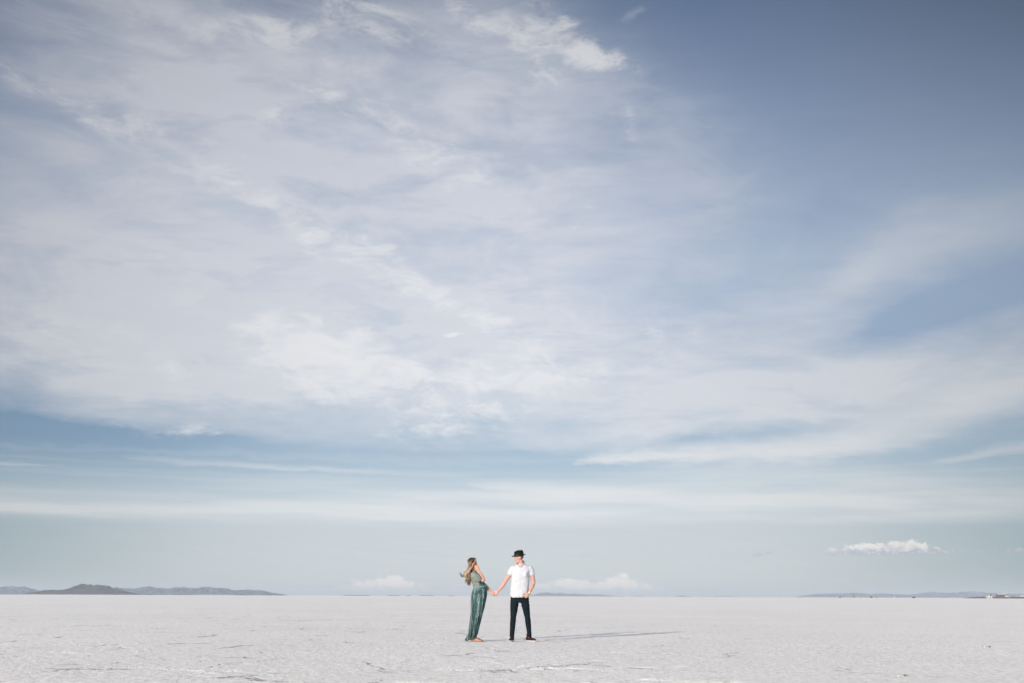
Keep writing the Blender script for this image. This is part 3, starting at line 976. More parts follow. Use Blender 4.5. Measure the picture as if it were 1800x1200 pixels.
# jeans
m_denim = cloth('dark_denim', (0.0045, 0.0090, 0.0125), 0.85, 150, 0.002, (0.0080, 0.0140, 0.0190))
L = Lump()
L.rings([[W(cx, cy, 0.008) + Vector((math.cos(t) * hw, math.sin(t) * d, 0)) for t in [2 * math.pi * k / 32 for k in range(32)]]
         for cx, cy, hw, d in ((800, 562, .188, .112), (801, 590, .196, .120), (802, 620, .200, .124), (801, 640, .19, .118), (800, 652, .15, .10))])
for s_ in (0, 1):
    if s_ == 0: pr = [(748, 630, .092, .112), (744, 680, .088, .104), (739, 740, .076, .090), (734, 800, .063, .072), (732, 822, .064, .072), (729, 880, .060, .070), (724, 940, .053, .062), (720, 985, .049, .056), (719, 1012, .049, .056)]
    else: pr = [(855, 630, .092, .112), (862, 680, .086, .104), (872, 740, .074, .090), (883, 805, .062, .072), (887, 828, .062, .072), (892, 880, .060, .070), (898, 940, .050, .062), (902, 985, .045, .056), (905, 1012, .046, .056)]
    L.rings([[W(cx, cy, (-0.018 if 780 < cy < 850 else 0.008)) + Vector((math.cos(t) * hw, math.sin(t) * d, 0)) for t in [2 * math.pi * k / 28 for k in range(28)]] for cx, cy, hw, d in pr])


def knee(co, no):
    zk = (m_kR.z + m_kL.z) / 2
    r = np.exp(-((co[:, 2] - zk - 0.01) / 0.05) ** 2) * np.sin((co[:, 2] - zk) * 150 + co[:, 0] * 22) * 0.006
    za = m_aR.z + 0.06
    r += np.exp(-((co[:, 2] - za) / 0.05) ** 2) * np.sin((co[:, 2] - za) * 190 + co[:, 1] * 30) * 0.005
    zc = W(800, 650).z
    return r + np.exp(-((co[:, 2] - zc) / 0.06) ** 2) * np.sin((co[:, 2] - zc) * 110 + np.abs(co[:, 0] - m_hR.x - 0.1) * 60) * 0.004


jeans_me = L.fuse('jeans', 0.005, 2, folds(0.008, 9.0, 13, knee))
jeans = link('jeans', jeans_me, m_denim, man)

# shoes: brown ankle boots with white soles
m_boot = cloth('brown_suede', (0.035, 0.012, 0.010), 0.8, 120, 0.002, (0.060, 0.022, 0.018))
m_sole, _ = mat('white_rubber', (0.48, 0.43, 0.40), 0.6, 0.3)


def shoe(ax_, toe, name='shoe'):
    """ax_: ankle; toe: unit direction on the ground"""
    t = Vector(toe).normalized(); sd = Vector((-t.y, t.x, 0)); base = Vector((ax_.x, ax_.y, 0))
    def q(f, s_, z): return base + t * f + sd * s_ + Vector((0, 0, z))
    def outline(f):  # half width
        return 0.034 + 0.014 * math.sin(min(1, max(0, (f + 0.08) / 0.26)) * math.pi * 0.85)
    L = Lump()
    L.tube([q(-0.065, 0, 0.055), q(-0.02, 0, 0.060), q(0.05, 0, 0.055), q(0.12, 0, 0.045), q(0.175, 0, 0.038)],
           [(0.034, 0.034), (0.038, 0.040), (0.043, 0.034), (0.047, 0.026), (0.036, 0.020)], seg=18, side=sd)
    L.tube([q(-0.02, 0, 0.05), q(-0.018, 0, 0.10), q(-0.018, 0, 0.145)], [(0.038, 0.050), (0.039, 0.047), (0.043, 0.049)], seg=18, side=sd)
    o = link(name, L.fuse(name, 0.004, 2), m_boot, man)
    L = Lump()
    R_ = []
    for z in (0.001, 0.004, 0.022, 0.026):
        r = []
        g = 0.0 if 0.002 < z < 0.025 else -0.003
        for k in range(36):
            a = 2 * math.pi * k / 36
            f = 0.058 + math.cos(a) * (0.148 + g)
            wd = (0.036 + 0.013 * math.sin(min(1, max(0, (f + 0.09) / 0.30)) * math.pi * 0.8) + g)
            r.append(q(f, math.copysign(abs(math.sin(a)) ** 0.75, math.sin(a)) * wd, z))
        R_.append(r)
    L.rings(R_)
    me = bpy.data.meshes.new('sole'); L.bm.to_mesh(me); L.bm.free()
    link('sole', me, m_sole, o)
    L = Lump()
    for i in range(4):
        f = 0.045 + i * 0.02
        L.tube([q(f, -0.022, 0.088 - i * 0.010), q(f + 0.004, 0, 0.0945 - i * 0.0105), q(f, 0.022, 0.088 - i * 0.010)], [0.003] * 3, seg=6)
    me = bpy.data.meshes.new('laces'); L.bm.to_mesh(me); L.bm.free(); link('laces', me, m_boot, o)
    return o


shoe(W(722, 1030, 0.03), (-0.22, -1, 0))
shoe(W(900, 1030, 0.03), (0.75, -0.75, 0))

# wristwatch with a gold case
m_gold, _ = mat('gold', (0.80, 0.55, 0.22), 0.3, 0.5); _.inputs['Metallic'].default_value = 0.8
wd = (m_wrL - W(928, 490, -0.03)).normalized()
u_ = Vector((0, 1, 0)); u_ = (u_ - wd * u_.dot(wd)).normalized(); v_ = wd.cross(u_)
L = Lump(); wc = m_wrL - wd * 0.008
L.rings([[wc + wd * z + (u_ * math.cos(2 * math.pi * k / 24) * (0.031 + e) + v_ * math.sin(2 * math.pi * k / 24) * (0.028 + e)) for k in range(24)] for z, e in ((-0.009, 0), (-0.009, 0.004), (0.009, 0.004), (0.009, 0))], cap=False)
me = bpy.data.meshes.new('wristwatch'); L.bm.to_mesh(me); L.bm.free(); watch = link('wristwatch', me, m_gold, man)
L = Lump(); L.ball(wc - u_ * 0.035 + v_ * 0.004, (0.017, 0.006, 0.017), None, 14)
me = bpy.data.meshes.new('watch_case'); L.bm.to_mesh(me); L.bm.free(); link('watch_case', me, m_gold, watch)

# ================================================================== the woman
m_wskin = skin_mat('tanned_skin', (0.56, 0.295, 0.195), (0.46, 0.22, 0.145))
wface = Vector((0.93, -0.30, -0.05))
L = Lump()
whc = W(304, 232, 0.0)
qw, Rw = head(L, whc, wface, (-0.10, 0, 1), 0.222, True)
L.tube([W(322, 345, 0.005), W(316, 315, 0.003), W(306, 280, 0)], [0.056, 0.046, 0.046], seg=18)
L.tube([W(364, 640, 0), W(370, 570, 0), W(376, 490, 0), W(350, 420, 0), W(328, 365, 0), W(322, 340, 0)],
       [(0.130, 0.095), (0.100, 0.085), (0.080, 0.070), (0.100, 0.075), (0.125, 0.065), (0.08, 0.05)], seg=24, side=(0, 1, 0))
L.ball(W(362, 412, -0.05), (0.045, 0.045, 0.045)); L.ball(W(362, 412, 0.05), (0.045, 0.045, 0.045))
wsR, wsL = W(312, 364, -0.150), W(328, 360, 0.150)
L.ball(wsR, (0.04,) * 3); L.ball(wsL, (0.04,) * 3)
welb = W(422, 417, -0.20); wwr = W(366, 308, -0.115)
L.tube([wsR, W(365, 392, -0.19), welb, W(398, 365, -0.165), wwr], [0.038, 0.038, 0.036, 0.037, (0.024, 0.020)], seg=16, n=5)
hand(L, wwr, (W(334, 250, -0.100) - wwr), (0.0, 1.0, 0.0), (-0.8, 0, -0.3), size=1.06, curls=(0.6, 0.7, 0.8, 0.85), spread=0.1)
welbL = W(440, 470, 0.12); wwrL = W(503, 538, 0.02)
L.tube([wsL, W(385, 420, 0.17), welbL, W(472, 504, 0.07), wwrL], [0.038, 0.036, 0.035, 0.034, (0.023, 0.019)], seg=16)
hand(L, wwrL, (W(540, 566, -0.005) - wwrL), (0.1, -1.0, 0.0), (0.5, 0, 1), size=0.92, curls=(0.95, 1.0, 1.0, 0.95), spread=0.1)
# legs and bare feet
for (hx, kx, ax2, dy, toex) in ((352, 330, 318, -0.055, 372), (366, 336, 336, 0.060, 408)):
    hip_, kn_, an_ = W(hx, 640, dy * 0.9), W(kx, 840, dy), W(ax2, 1022, dy)
    L.tube([hip_, (hip_ + kn_) / 2, kn_, kn_ * 0.65 + an_ * 0.35, an_], [0.070, 0.050, 0.034, 0.033, 0.027], seg=18)
    t = Vector((1, -0.22 if dy < 0 else -0.35, 0)).normalized(); sd = Vector((-t.y, t.x, 0)); bs = Vector((an_.x, an_.y, 0))
    def qf(f, s_, z): return bs + t * f + sd * s_ + Vector((0, 0, z))
    L.tube([an_, qf(-0.012, 0, 0.065), qf(-0.025, 0, 0.030)], [0.031, 0.032, (0.030, 0.028)], seg=14)
    L.tube([qf(-0.042, 0, 0.027), qf(0.02, 0, 0.040), qf(0.07, 0, 0.036), qf(0.125, 0, 0.021), qf(0.155, 0, 0.015)],
           [(0.028, 0.026), (0.031, 0.034), (0.037, 0.030), (0.043, 0.019), (0.040, 0.013)], seg=16, side=sd)
    for i in range(5):
        o_ = (-0.030 + i * 0.0155) * (1 if dy < 0 else -1)
        ln = (0.034, 0.030, 0.026, 0.021, 0.016)[4 - i] if dy > 0 else (0.034, 0.030, 0.026, 0.021, 0.016)[4 - i]
        r0 = (0.0115, 0.0085, 0.008, 0.0075, 0.007)[4 - i]
        L.tube([qf(0.150, o_, 0.013), qf(0.162 + ln * 0.5, o_, 0.013), qf(0.160 + ln, o_, 0.0095)], [r0, r0, r0 * 0.9], seg=10, n=2)
wom_me = L.fuse('person', 0.0045, 2)
wom = link('person', wom_me, m_wskin)
wom['label'] = 'barefoot person with long blonde hair in long green dress, hand raised to face'
wom['category'] = 'person'
eyes(qw, Rw, wom, 0.95)
L = Lump(); L.tube([qw(0.090, -0.020, -0.060), qw(0.098, 0, -0.060), qw(0.090, 0.020, -0.060)], [0.004, 0.006, 0.004], seg=8)
me = bpy.data.meshes.new('lips'); L.bm.to_mesh(me); L.bm.free(); link('lips', me, m_lip, wom)
# the dark brow and lashes
m_brow, _ = mat('brow_hair', (0.05, 0.03, 0.02), 0.7, 0.2)
for par, q_, in ((wom, qw),):
    for sg in (-1, 1):
        L = Lump(); L.tube([q_(0.088, sg * 0.014, 0.032), q_(0.086, sg * 0.030, 0.038), q_(0.074, sg * 0.046, 0.031)], [0.003, 0.004, 0.002], seg=8)
        me = bpy.data.meshes.new('eyebrow'); L.bm.to_mesh(me); L.bm.free(); link('eyebrow', me, m_brow, par)
        L = Lump(); L.tube([q_(0.086, sg * 0.020, 0.012), q_(0.087, sg * 0.031, 0.015), q_(0.078, sg * 0.044, 0.010)], [0.002, 0.0035, 0.002], seg=8)
        me = bpy.data.meshes.new('eyelashes'); L.bm.to_mesh(me); L.bm.free(); link('eyelashes', me, m_brow, par)

# dress material: muted green with pale embroidered sprays running down; the yoke is sheer lace
m_dress, b = mat('green_dress', rough=0.85, spec=0.15)
co = objco(); x_, y_, z_ = sep(co)
wn = noise(vec(x_ * 20, y_ * 20, z_ * 2.6), 1.0, 5, 0.62, 0.8)
wn2 = noise(co, 42, 3, 0.6)
cc = mixc(smooth(wn, 0.40, 0.62), (0.028, 0.062, 0.062), (0.155, 0.225, 0.212))
vs = X.nt.nodes.new('ShaderNodeTexVoronoi'); vs.voronoi_dimensions = '3D'; vs.inputs['Scale'].default_value = 30
X.nt.links.new(co.v, vs.inputs['Vector'])
dots = smooth(X(vs.outputs['Distance']), 0.34, 0.20) * smooth(wn, 0.44, 0.54)
cc = mixc(dots * 0.9, cc, (0.42, 0.48, 0.46))
cc = mixc(smooth(wn2, 0.55, 0.72, 0, 0.4), cc, (0.05, 0.11, 0.10))
X.nt.links.new(cc.v, b.inputs['Base Color']); bump(b, wn2 + dots, 0.004, 0.6)
m_lace, b = mat('sheer_lace', rough=0.85, spec=0.15)
co = objco()
l1 = noise(co, 60, 4, 0.65, 0.8); l2 = noise(co, 90, 3, 0.6)
cc = mixc(smooth(l1, 0.42, 0.60), (0.27, 0.245, 0.20), (0.075, 0.150, 0.138))
cc = mixc(smooth(l2, 0.55, 0.65, 0, 0.6), cc, (0.32, 0.36, 0.32))
X.nt.links.new(cc.v, b.inputs['Base Color']); bump(b, l1, 0.004, 0.6)
m_trim, b = mat('green_trim', (0.17, 0.27, 0.245), 0.8, 0.2)
m_teal, b = mat('dark_green_panel', (0.045, 0.105, 0.105), 0.85, 0.15)

# skirt
prof_s = [(476, 318, 438, .118), (492, 312, 452, .135), (520, 302, 458, .150), (560, 291, 455, .165), (600, 286, 449, .175), (650, 284, 439, .178), (700, 288, 427, .175), (750, 288, 413, .165),
          (800, 283, 400, .155), (850, 276, 387, .150), (900, 269, 375, .148), (950, 261, 364, .150), (985, 253, 357, .158), (1008, 246, 351, .165), (1024, 240, 348, .172)]
NS = 220
SR = []
zs0 = prof_s[0][0]; zs1 = prof_s[-1][0]
for i in range(len(prof_s) * 6 - 5):
    t = i / (len(prof_s) * 6 - 6); f = t * (len(prof_s) - 1); j = min(int(f), len(prof_s) - 2); g = f - j
    cy, l, r, d = (prof_s[j][k] * (1 - g) + prof_s[j + 1][k] * g for k in range(4))
    c_ = W((l + r) / 2, cy, 0.0); hw = (r - l) / 2 * M1
    amp = 0.004 + 0.019 * min(1, t * 1.3)
    ring = []
    for k in range(NS):
        a = 2 * math.pi * k / NS
        ph = a * 13 + 1.9 * math.sin(3 * a + 2.5 * t) + 1.2 * math.sin(5 * a - 3 * t) + 1.8 * t
        e = amp * 1.25 * (math.sin(ph) * 0.75 + 0.45 * math.sin(a * 27 + 4 * t + 1.7 * math.sin(2 * a)))
        # the folds tuck inside the outline that the photo shows
        rx = hw + e - amp * (0.5 + 0.8 * t); ry = d + e - amp * 0.5
        p = c_ + Vector((math.cos(a) * rx, math.sin(a) * ry, 0))
        if t > 0.86:      # hem lifts in front and trails behind
            u = (t - 0.86) / 0.14
            p.z += u * (0.035 * math.cos(a) + 0.012 * math.sin(ph)) - u * 0.012
            p.x -= u * 0.05 * max(0, -math.cos(a)) ** 3
        ring.append(p)
    SR.append(ring)
bm = bmesh.new()
vs_ = [[bm.verts.new(p) for p in r] for r in SR]
for a, c_ in zip(vs_, vs_[1:]):
    for k in range(NS): bm.faces.new((a[k], a[(k + 1) % NS], c_[(k + 1) % NS], c_[k]))
bmesh.ops.recalc_face_normals(bm, faces=bm.faces[:])
dress_me = bpy.data.meshes.new('dress'); bm.to_mesh(dress_me); bm.free()
for p in dress_me.polygons: p.use_smooth = True
dress = link('dress', dress_me, m_dress, wom)
so_ = dress.modifiers.new('thickness', 'SOLIDIFY'); so_.thickness = 0.003

# bodice with its loose short sleeves
L = Lump()
bod = []
for cy, l, r, d in ((496, 312, 450, .132), (480, 310, 446, .124), (462, 304, 438, .122), (440, 296, 425, .128), (415, 286, 408, .138), (390, 279, 396, .145), (365, 276, 376, .160), (345, 281, 362, .150), (330, 290, 352, .115), (318, 300, 342, .075)):
    c_ = W((l + r) / 2, cy, 0.0); hw = (r - l) / 2 * M1
    bod.append([c_ + Vector((math.cos(2 * math.pi * k / 36) * hw, math.sin(2 * math.pi * k / 36) * d, 0)) for k in range(36)])
L.rings(bod)
link('bodice', L.fuse('bodice', 0.005, 2, folds(0.010, 11, 23)), m_lace, dress)
for s_, pts in ((-1, [W(308, 350, -0.135), W(330, 372, -0.185), W(352, 388, -0.200), W(372, 405, -0.205)]), (1, [W(325, 350, 0.135), W(348, 378, 0.180), W(372, 405, 0.180)])):
    L = Lump()
    rr = [(0.056, 0.066), (0.060, 0.076), (0.059, 0.079), (0.056, 0.072)][:len(pts)]
    L.tube(pts, rr, seg=22)
    sl_ = link('sleeve', L.fuse('sleeve', 0.0045, 2, folds(0.016, 13, 33)), m_lace, dress)
    L = Lump()
    d_ = (pts[-1] - pts[-2]).normalized(); u_ = Vector((0, 1, 0)); u_ = (u_ - d_ * u_.dot(d_)).normalized(); v_ = d_.cross(u_)
    pr_ = [pts[-1] + d_ * 0.028 + u_ * math.cos(2 * math.pi * k / 20) * 0.050 + v_ * math.sin(2 * math.pi * k / 20) * 0.063 for k in range(21)]
    L.tube(pr_, [0.008] * 21, seg=8, smoothp=False)
    me = bpy.data.meshes.new('cuff'); L.bm.to_mesh(me); L.bm.free(); link('cuff', me, m_trim, sl_)
# waist tie and dark side panel under the bust
L = Lump()
wp = []
for k in range(41):
    a = 2 * math.pi * k / 40
    wp.append(W(381, 484, 0) + Vector((math.cos(a) * 0.146, math.sin(a) * 0.131, 0.020 * math.cos(a) * 1.2)))
L.tube(wp, [(0.013, 0.006)] * 41, seg=8, smoothp=False, side=(0, 0, 1))
me = bpy.data.meshes.new('waist_tie'); L.bm.to_mesh(me); L.bm.free(); link('waist_tie', me, m_trim, dress)
L = Lump()
L.rings([[W((l + r) / 2, cy, 0) + Vector((math.cos(a) * (r - l) / 2 * M1, math.sin(a) * d, 0)) for a in [2 * math.pi * k / 30 for k in range(30)]]
         for cy, l, r, d in ((474, 352, 443, .130), (455, 352, 436, .136), (432, 352, 424, .142), (415, 360, 412, .13))])
link('side_panel', L.fuse('panel', 0.005, 2, folds(0.010, 14, 43)), m_teal, dress)

# bracelet
m_br, _ = mat('bracelet_gold', (0.75, 0.5, 0.25), 0.3, 0.5)
# hair: a crown that hugs the skull, then hundreds of locks blown back
def hair_mat():
    m, b = mat('balayage_hair', rough=0.45, spec=0.4)
    a = X.nt.nodes.new('ShaderNodeAttribute'); a.attribute_name = 'tone'
    f = X(a.outputs['Fac'])
    c = ramp(f, [(0.0, (0.014, 0.009, 0.007)), (0.24, (0.035, 0.020, 0.014)), (0.5, (0.26, 0.16, 0.095)), (0.8, (0.60, 0.44, 0.29)), (1.0, (0.80, 0.66, 0.50))])
    X.nt.links.new(c.v, b.inputs['Base Color'])
    return m


m_hair = hair_mat()
bm = bmesh.new(); tone_v = []
rs = random.Random(12)


def lock(pts, r0, t0, t1, n=5, seg=5):
    rr = [r0 * (0.55 + 0.45 * math.sin(math.pi * min(1, 0.25 + 0.75 * i / (len(pts) - 1)))) * (1 - 0.75 * (i / (len(pts) - 1)) ** 3) for i in range(len(pts))]
    P_, R_ = crom(pts, rr, n)
    m_ = len(P_); u = Vector((0.3, 1, 0.2)); prev = None
    for i in range(m_):
        T = (P_[min(i + 1, m_ - 1)] - P_[max(i - 1, 0)]).normalized(); u = (u - T * u.dot(T)).normalized(); v2 = T.cross(u)
        ring = [bm.verts.new(P_[i] + u * math.cos(2 * math.pi * k / seg) * R_[i] + v2 * math.sin(2 * math.pi * k / seg) * R_[i]) for k in range(seg)]
        tv = t0 + (t1 - t0) * (i / (m_ - 1))
        tone_v.extend([tv] * seg)
        if prev:
            for k in range(seg): bm.faces.new((prev[k], prev[(k + 1) % seg], ring[(k + 1) % seg], ring[k]))
        prev = ring


top = qw(0.0, 0, 0.118)
for i in range(1500):
    # root on the skull: parting on top, covering sides and back, leaving the face
    th = rs.uniform(-1, 1)                        # side
    ph = rs.uniform(-0.25, 1.0)                   # front (-) to back (+)
    sidev = -1 if th < 0 else 1
    s0 = abs(th) ** 0.8
    x0 = 0.060 - 0.135 * max(0, ph) + 0.04 * max(0, -ph)
    p0 = qw(x0 * 0.9, sidev * 0.012 + sidev * 0.02 * s0, 0.116 - 0.030 * ph ** 2 - 0.012 * s0)
    p1 = qw(x0 * 0.9 - 0.02, sidev * (0.050 + 0.030 * s0), 0.085 - 0.035 * s0)
    p2 = qw(min(0.030, x0 * 0.5) - 0.035 * s0 - 0.02, sidev * (0.084 + 0.006 * rs.random()), 0.015)
    # flows back and down
    near = sidev > 0
    u = rs.random()
    kind = rs.random()
    jit = lambda a: Vector((rs.gauss(0, a), rs.gauss(0, a), rs.gauss(0, a)))
    if kind < 0.60:
        # the blonde mass blown towards the left
        e3 = W(262 + 20 * u, 300 + 10 * u, -0.07 * sidev * -1 if False else 0) + Vector((0, rs.uniform(-0.10, 0.10), 0)) + jit(0.012)
        e4 = W(228 + 45 * u, 335 + 22 * u, 0) + Vector((0, rs.uniform(-0.11, 0.10), 0)) + jit(0.016)
        e5 = W(212 + 60 * u, 372 + 30 * u, 0) + Vector((0, rs.uniform(-0.12, 0.10), 0)) + jit(0.018)
        pts = [p0, p1, p2, e3, e4, e5]
        t0, t1 = rs.uniform(0.10, 0.28), rs.uniform(0.62, 1.0)
    else:
        # darker lengths hanging down the back, ends curling
        e3 = W(268 + 25 * u, 310, 0) + Vector((0, rs.uniform(-0.06, 0.09), 0)) + jit(0.010)
        e4 = W(258 + 28 * u, 365, 0) + Vector((0, rs.uniform(-0.07, 0.09), 0)) + jit(0.013)
        e5 = W(252 + 26 * u, 415, 0) + Vector((0, rs.uniform(-0.08, 0.09), 0)) + jit(0.015)
        e6 = W(250 + 28 * u, 440 + 22 * rs.random(), 0) + Vector((0, rs.uniform(-0.08, 0.08), 0)) + jit(0.014)
        pts = [p0, p1, p2, e3, e4, e5, e6]
        t0, t1 = rs.uniform(0.0, 0.15), rs.uniform(0.35, 0.75)
    lock(pts, rs.uniform(0.0022, 0.0052), t0, t1, n=4)
# long bright strand swept across the cheek on the near side
for i in range(110):
    j = lambda a: Vector((rs.gauss(0, a), rs.gauss(0, a), rs.gauss(0, a)))
    lock([qw(0.060, 0.02 * rs.uniform(-1, 1), 0.112) , W(338, 205, -0.075) + j(.004), W(318, 236, -0.098) + j(.005), W(296, 272, -0.110) + j(.007), W(268, 310, -0.12) + j(.010), W(243, 342, -0.12) + j(.013), W(228, 362, -0.12) + j(.014)],
         rs.uniform(0.0025, 0.005), rs.uniform(0.35, 0.5), rs.uniform(0.85, 1.0))
# wisps blown free
for i in range(34):
    j = lambda a: Vector((rs.gauss(0, a), rs.gauss(0, a), rs.gauss(0, a)))
    k = rs.uniform(-14, 10); e = rs.uniform(0, 22)
    lock([W(236, 330, -0.05) + j(.02), W(214 + k * .3, 360 + k * .4, -0.05) + j(.010), W(196 + k * .5, 370 + k * .5, -0.05) + j(.010), W(176 + e * .5, 356 + k, -0.05) + j(.012), W(156 + e, 336 + k * 1.6, -0.05) + j(.016)], rs.uniform(0.0010, 0.0022), 0.5, 0.35)
for i in range(26):
    j = lambda a: Vector((rs.gauss(0, a), rs.gauss(0, a), rs.gauss(0, a)))
    lock([W(258, 370, 0.0) + j(.02), W(246, 405, 0) + j(.010), W(232, 415, 0) + j(.010), W(228, 440 + rs.uniform(-20, 14), 0) + j(.012)], rs.uniform(0.002, 0.004), 0.4, 0.55)
for i in range(26):
    j = lambda a: Vector((rs.gauss(0, a), rs.gauss(0, a), rs.gauss(0, a)))
    lock([W(265, 400, 0.0) + j(.02), W(252, 432, 0) + j(.012), W(260, 455, 0) + j(.012), W(264 + rs.uniform(-12, 6), 470, 0) + j(.008)], rs.uniform(0.002, 0.004), 0.4, 0.6)
# a close cap under the locks so that no scalp shows
n0 = len(bm.verts)
M = Matrix.Translation(qw(-0.014, 0, 0.034)) @ Rw.to_4x4() @ Matrix.Diagonal((0.104 * .94, 0.083 * .94, 0.090 * .94, 1))
cap = bmesh.ops.create_uvsphere(bm, u_segments=24, v_segments=16, radius=1, matrix=M)
tone_v.extend([0.08] * (len(bm.verts) - n0))
hair_me = bpy.data.meshes.new('hair')
lay = bm.verts.layers.float.new('tone')
bm.verts.ensure_lookup_table()
for v in bm.verts: v[lay] = tone_v[v.index] if v.index < len(tone_v) else 0.1
# open the cap over the face
kill = [v for v in bm.verts[n0:] if (v.co - qw(0.0, 0, 0)).dot(Rw.col[0]) > 0.062 and (v.co - qw(0, 0, 0)).dot(Rw.col[2]) < 0.085]
kill += [v for v in bm.verts[n0:] if (v.co - qw(0.0, 0, 0)).dot(Rw.col[2]) < -0.01 and (v.co - qw(0, 0, 0)).dot(Rw.col[0]) > 0.0 and v not in kill]
bmesh.ops.delete(bm, geom=list(set(kill)), context='VERTS')
bm.to_mesh(hair_me); bm.free()
for p in hair_me.polygons: p.use_smooth = True
link('hair', hair_me, m_hair, wom)
# ------------------------------------------------------------------ things on and before the embankment
def box(bm, x0, x1, y0, y1, z0, z1, bev=0.0):
    r = bmesh.ops.create_cube(bm, size=1, matrix=Matrix.Translation(((x0 + x1) / 2, (y0 + y1) / 2, (z0 + z1) / 2)) @ Matrix.Diagonal((x1 - x0, y1 - y0, z1 - z0, 1)))
    if bev:
        bmesh.ops.bevel(bm, geom=list({e for v in r['verts'] for e in v.link_edges}), offset=bev, segments=2, affect='EDGES')


def prism(bm, pts, y0, y1):
    """pts: outline in x, z"""
    a = [bm.verts.new((x, y0, z)) for x, z in pts]; b_ = [bm.verts.new((x, y1, z)) for x, z in pts]
    bm.faces.new(a); bm.faces.new(b_[::-1])
    for k in range(len(pts)):
        j = (k + 1) % len(pts); bm.faces.new((a[j], a[k], b_[k], b_[j]))


def part(name, bm, m, parent):
    bmesh.ops.recalc_face_normals(bm, faces=bm.faces[:])
    me = bpy.data.meshes.new(name); bm.to_mesh(me); bm.free()
    return link(name, me, m, parent)


def root(name, x, y, z, label, cat, group=None, rz=0.0):
    o = bpy.data.objects.new(name, None); COL.objects.link(o); o.location = (x, y, z); o.rotation_euler.z = rz
    return tag(o, label, cat, group)


def paint(name, c, rough=0.5):
    m, b = mat(name, rough=rough, spec=0.4)
    co = objco(); n = noise(co, 1.5, 4, 0.6)
    X.nt.links.new(mixc(smooth(n, 0.35, 0.7), c, tuple(v * 0.82 for v in c)).v, b.inputs['Base Color'])
    return m


m_white = paint('white_paint', (0.60, 0.59, 0.57)); m_cream = paint('cream_paint', (0.48, 0.41, 0.34)); m_black = paint('dark_paint', (0.02, 0.02, 0.022))
m_brownp = paint('brown_wall', (0.16, 0.09, 0.075), 0.8); m_glass = paint('dark_glass', (0.02, 0.025, 0.03), 0.15); m_tyre = paint('rubber', (0.012, 0.012, 0.012), 0.8)
m_pink = paint('pink_render', (0.46, 0.33, 0.30), 0.8); m_grey = paint('grey_wall', (0.30, 0.29, 0.28), 0.8)
ZB = 2.05
def px2x(px, D=DB): return at(px, 1047, D).x
def py2z(px, py, D=DB): return at(px, py, D).z
YF = DB - 4

# shelter with an upswept white roof
x0, x1 = px2x(1749, YF), px2x(1774.5, YF)
r = root('rest_shelter', (x0 + x1) / 2, YF, ZB, 'open shelter with pale upswept roof over dark walls on the brown embankment', 'shelter')
hw = (x1 - x0) / 2; zt = 5.1
bm = bmesh.new()
prism(bm, [(-hw, 3.6), (-hw * .4, 4.3), (hw * .35, 4.75), (hw * .62, 5.25), (hw, 5.75), (hw, 5.5), (hw * .62, 4.7), (hw * .3, 3.9), (hw * .1, 3.55), (-hw * .75, 3.25)], -5, 6)
part('roof', bm, m_white, r)
bm = bmesh.new(); box(bm, -hw * .72, hw * .22, -4.2, 4, 2.2, 3.22); prism(bm, [(hw * .12, 3.3), (hw * .62, 4.66), (hw * .98, 5.46), (hw * .98, 5.3), (hw * .66, 4.35), (hw * .25, 2.9)], -4.6, 5); part('beam', bm, m_black, r)
bm = bmesh.new(); box(bm, -hw * .70, hw * .15, -3.6, 3.6, -0.1, 2.15); part('wall', bm, m_brownp, r)
for fx in (-.85, .32, .62, .9):
    bm = bmesh.new(); box(bm, hw * fx - .16, hw * fx + .16, -4.5, -4.2, -.1, 3.2 if fx < .3 else 3.0 + fx * 1.6); part('post', bm, m_grey, r)

# white van parked under the right end of the roof
def van(name, x, y, z, ln, ht, body, label, cat, rz=0.0, group=None):
    r = root(name, x, y, z, label, cat, group, rz)
    h = ln / 2
    bm = bmesh.new()
    prism(bm, [(-h, .45), (-h, ht), (h * .45, ht), (h * .68, ht * .62), (h * .96, ht * .52), (h, .45)], -.95, .95)
    bmesh.ops.bevel(bm, geom=bm.edges[:], offset=.08, segments=2, affect='EDGES'); part('body', bm, body, r)
    bm = bmesh.new(); prism(bm, [(h * .47, ht * .93), (h * .66, ht * .62), (h * .10, ht * .62), (h * .10, ht * .93)], -.965, .965); part('window', bm, m_glass, r)
    for sx in (-.62, .62):
        for sy in (-.86, .86):
            bm = bmesh.new(); bmesh.ops.create_cone(bm, cap_ends=True, segments=18, radius1=.36, radius2=.36, depth=.24, matrix=Matrix.Translation((h * sx, sy, .36)) @ Matrix.Rotation(math.pi / 2, 4, 'X'))
            part('wheel', bm, m_tyre, r)
    return r


van('parked_van', px2x(1770.5, DB - 13), DB - 13, 1.5, 5.2, 2.2, m_white, 'white van parked in front of the right end of the shelter', 'van')

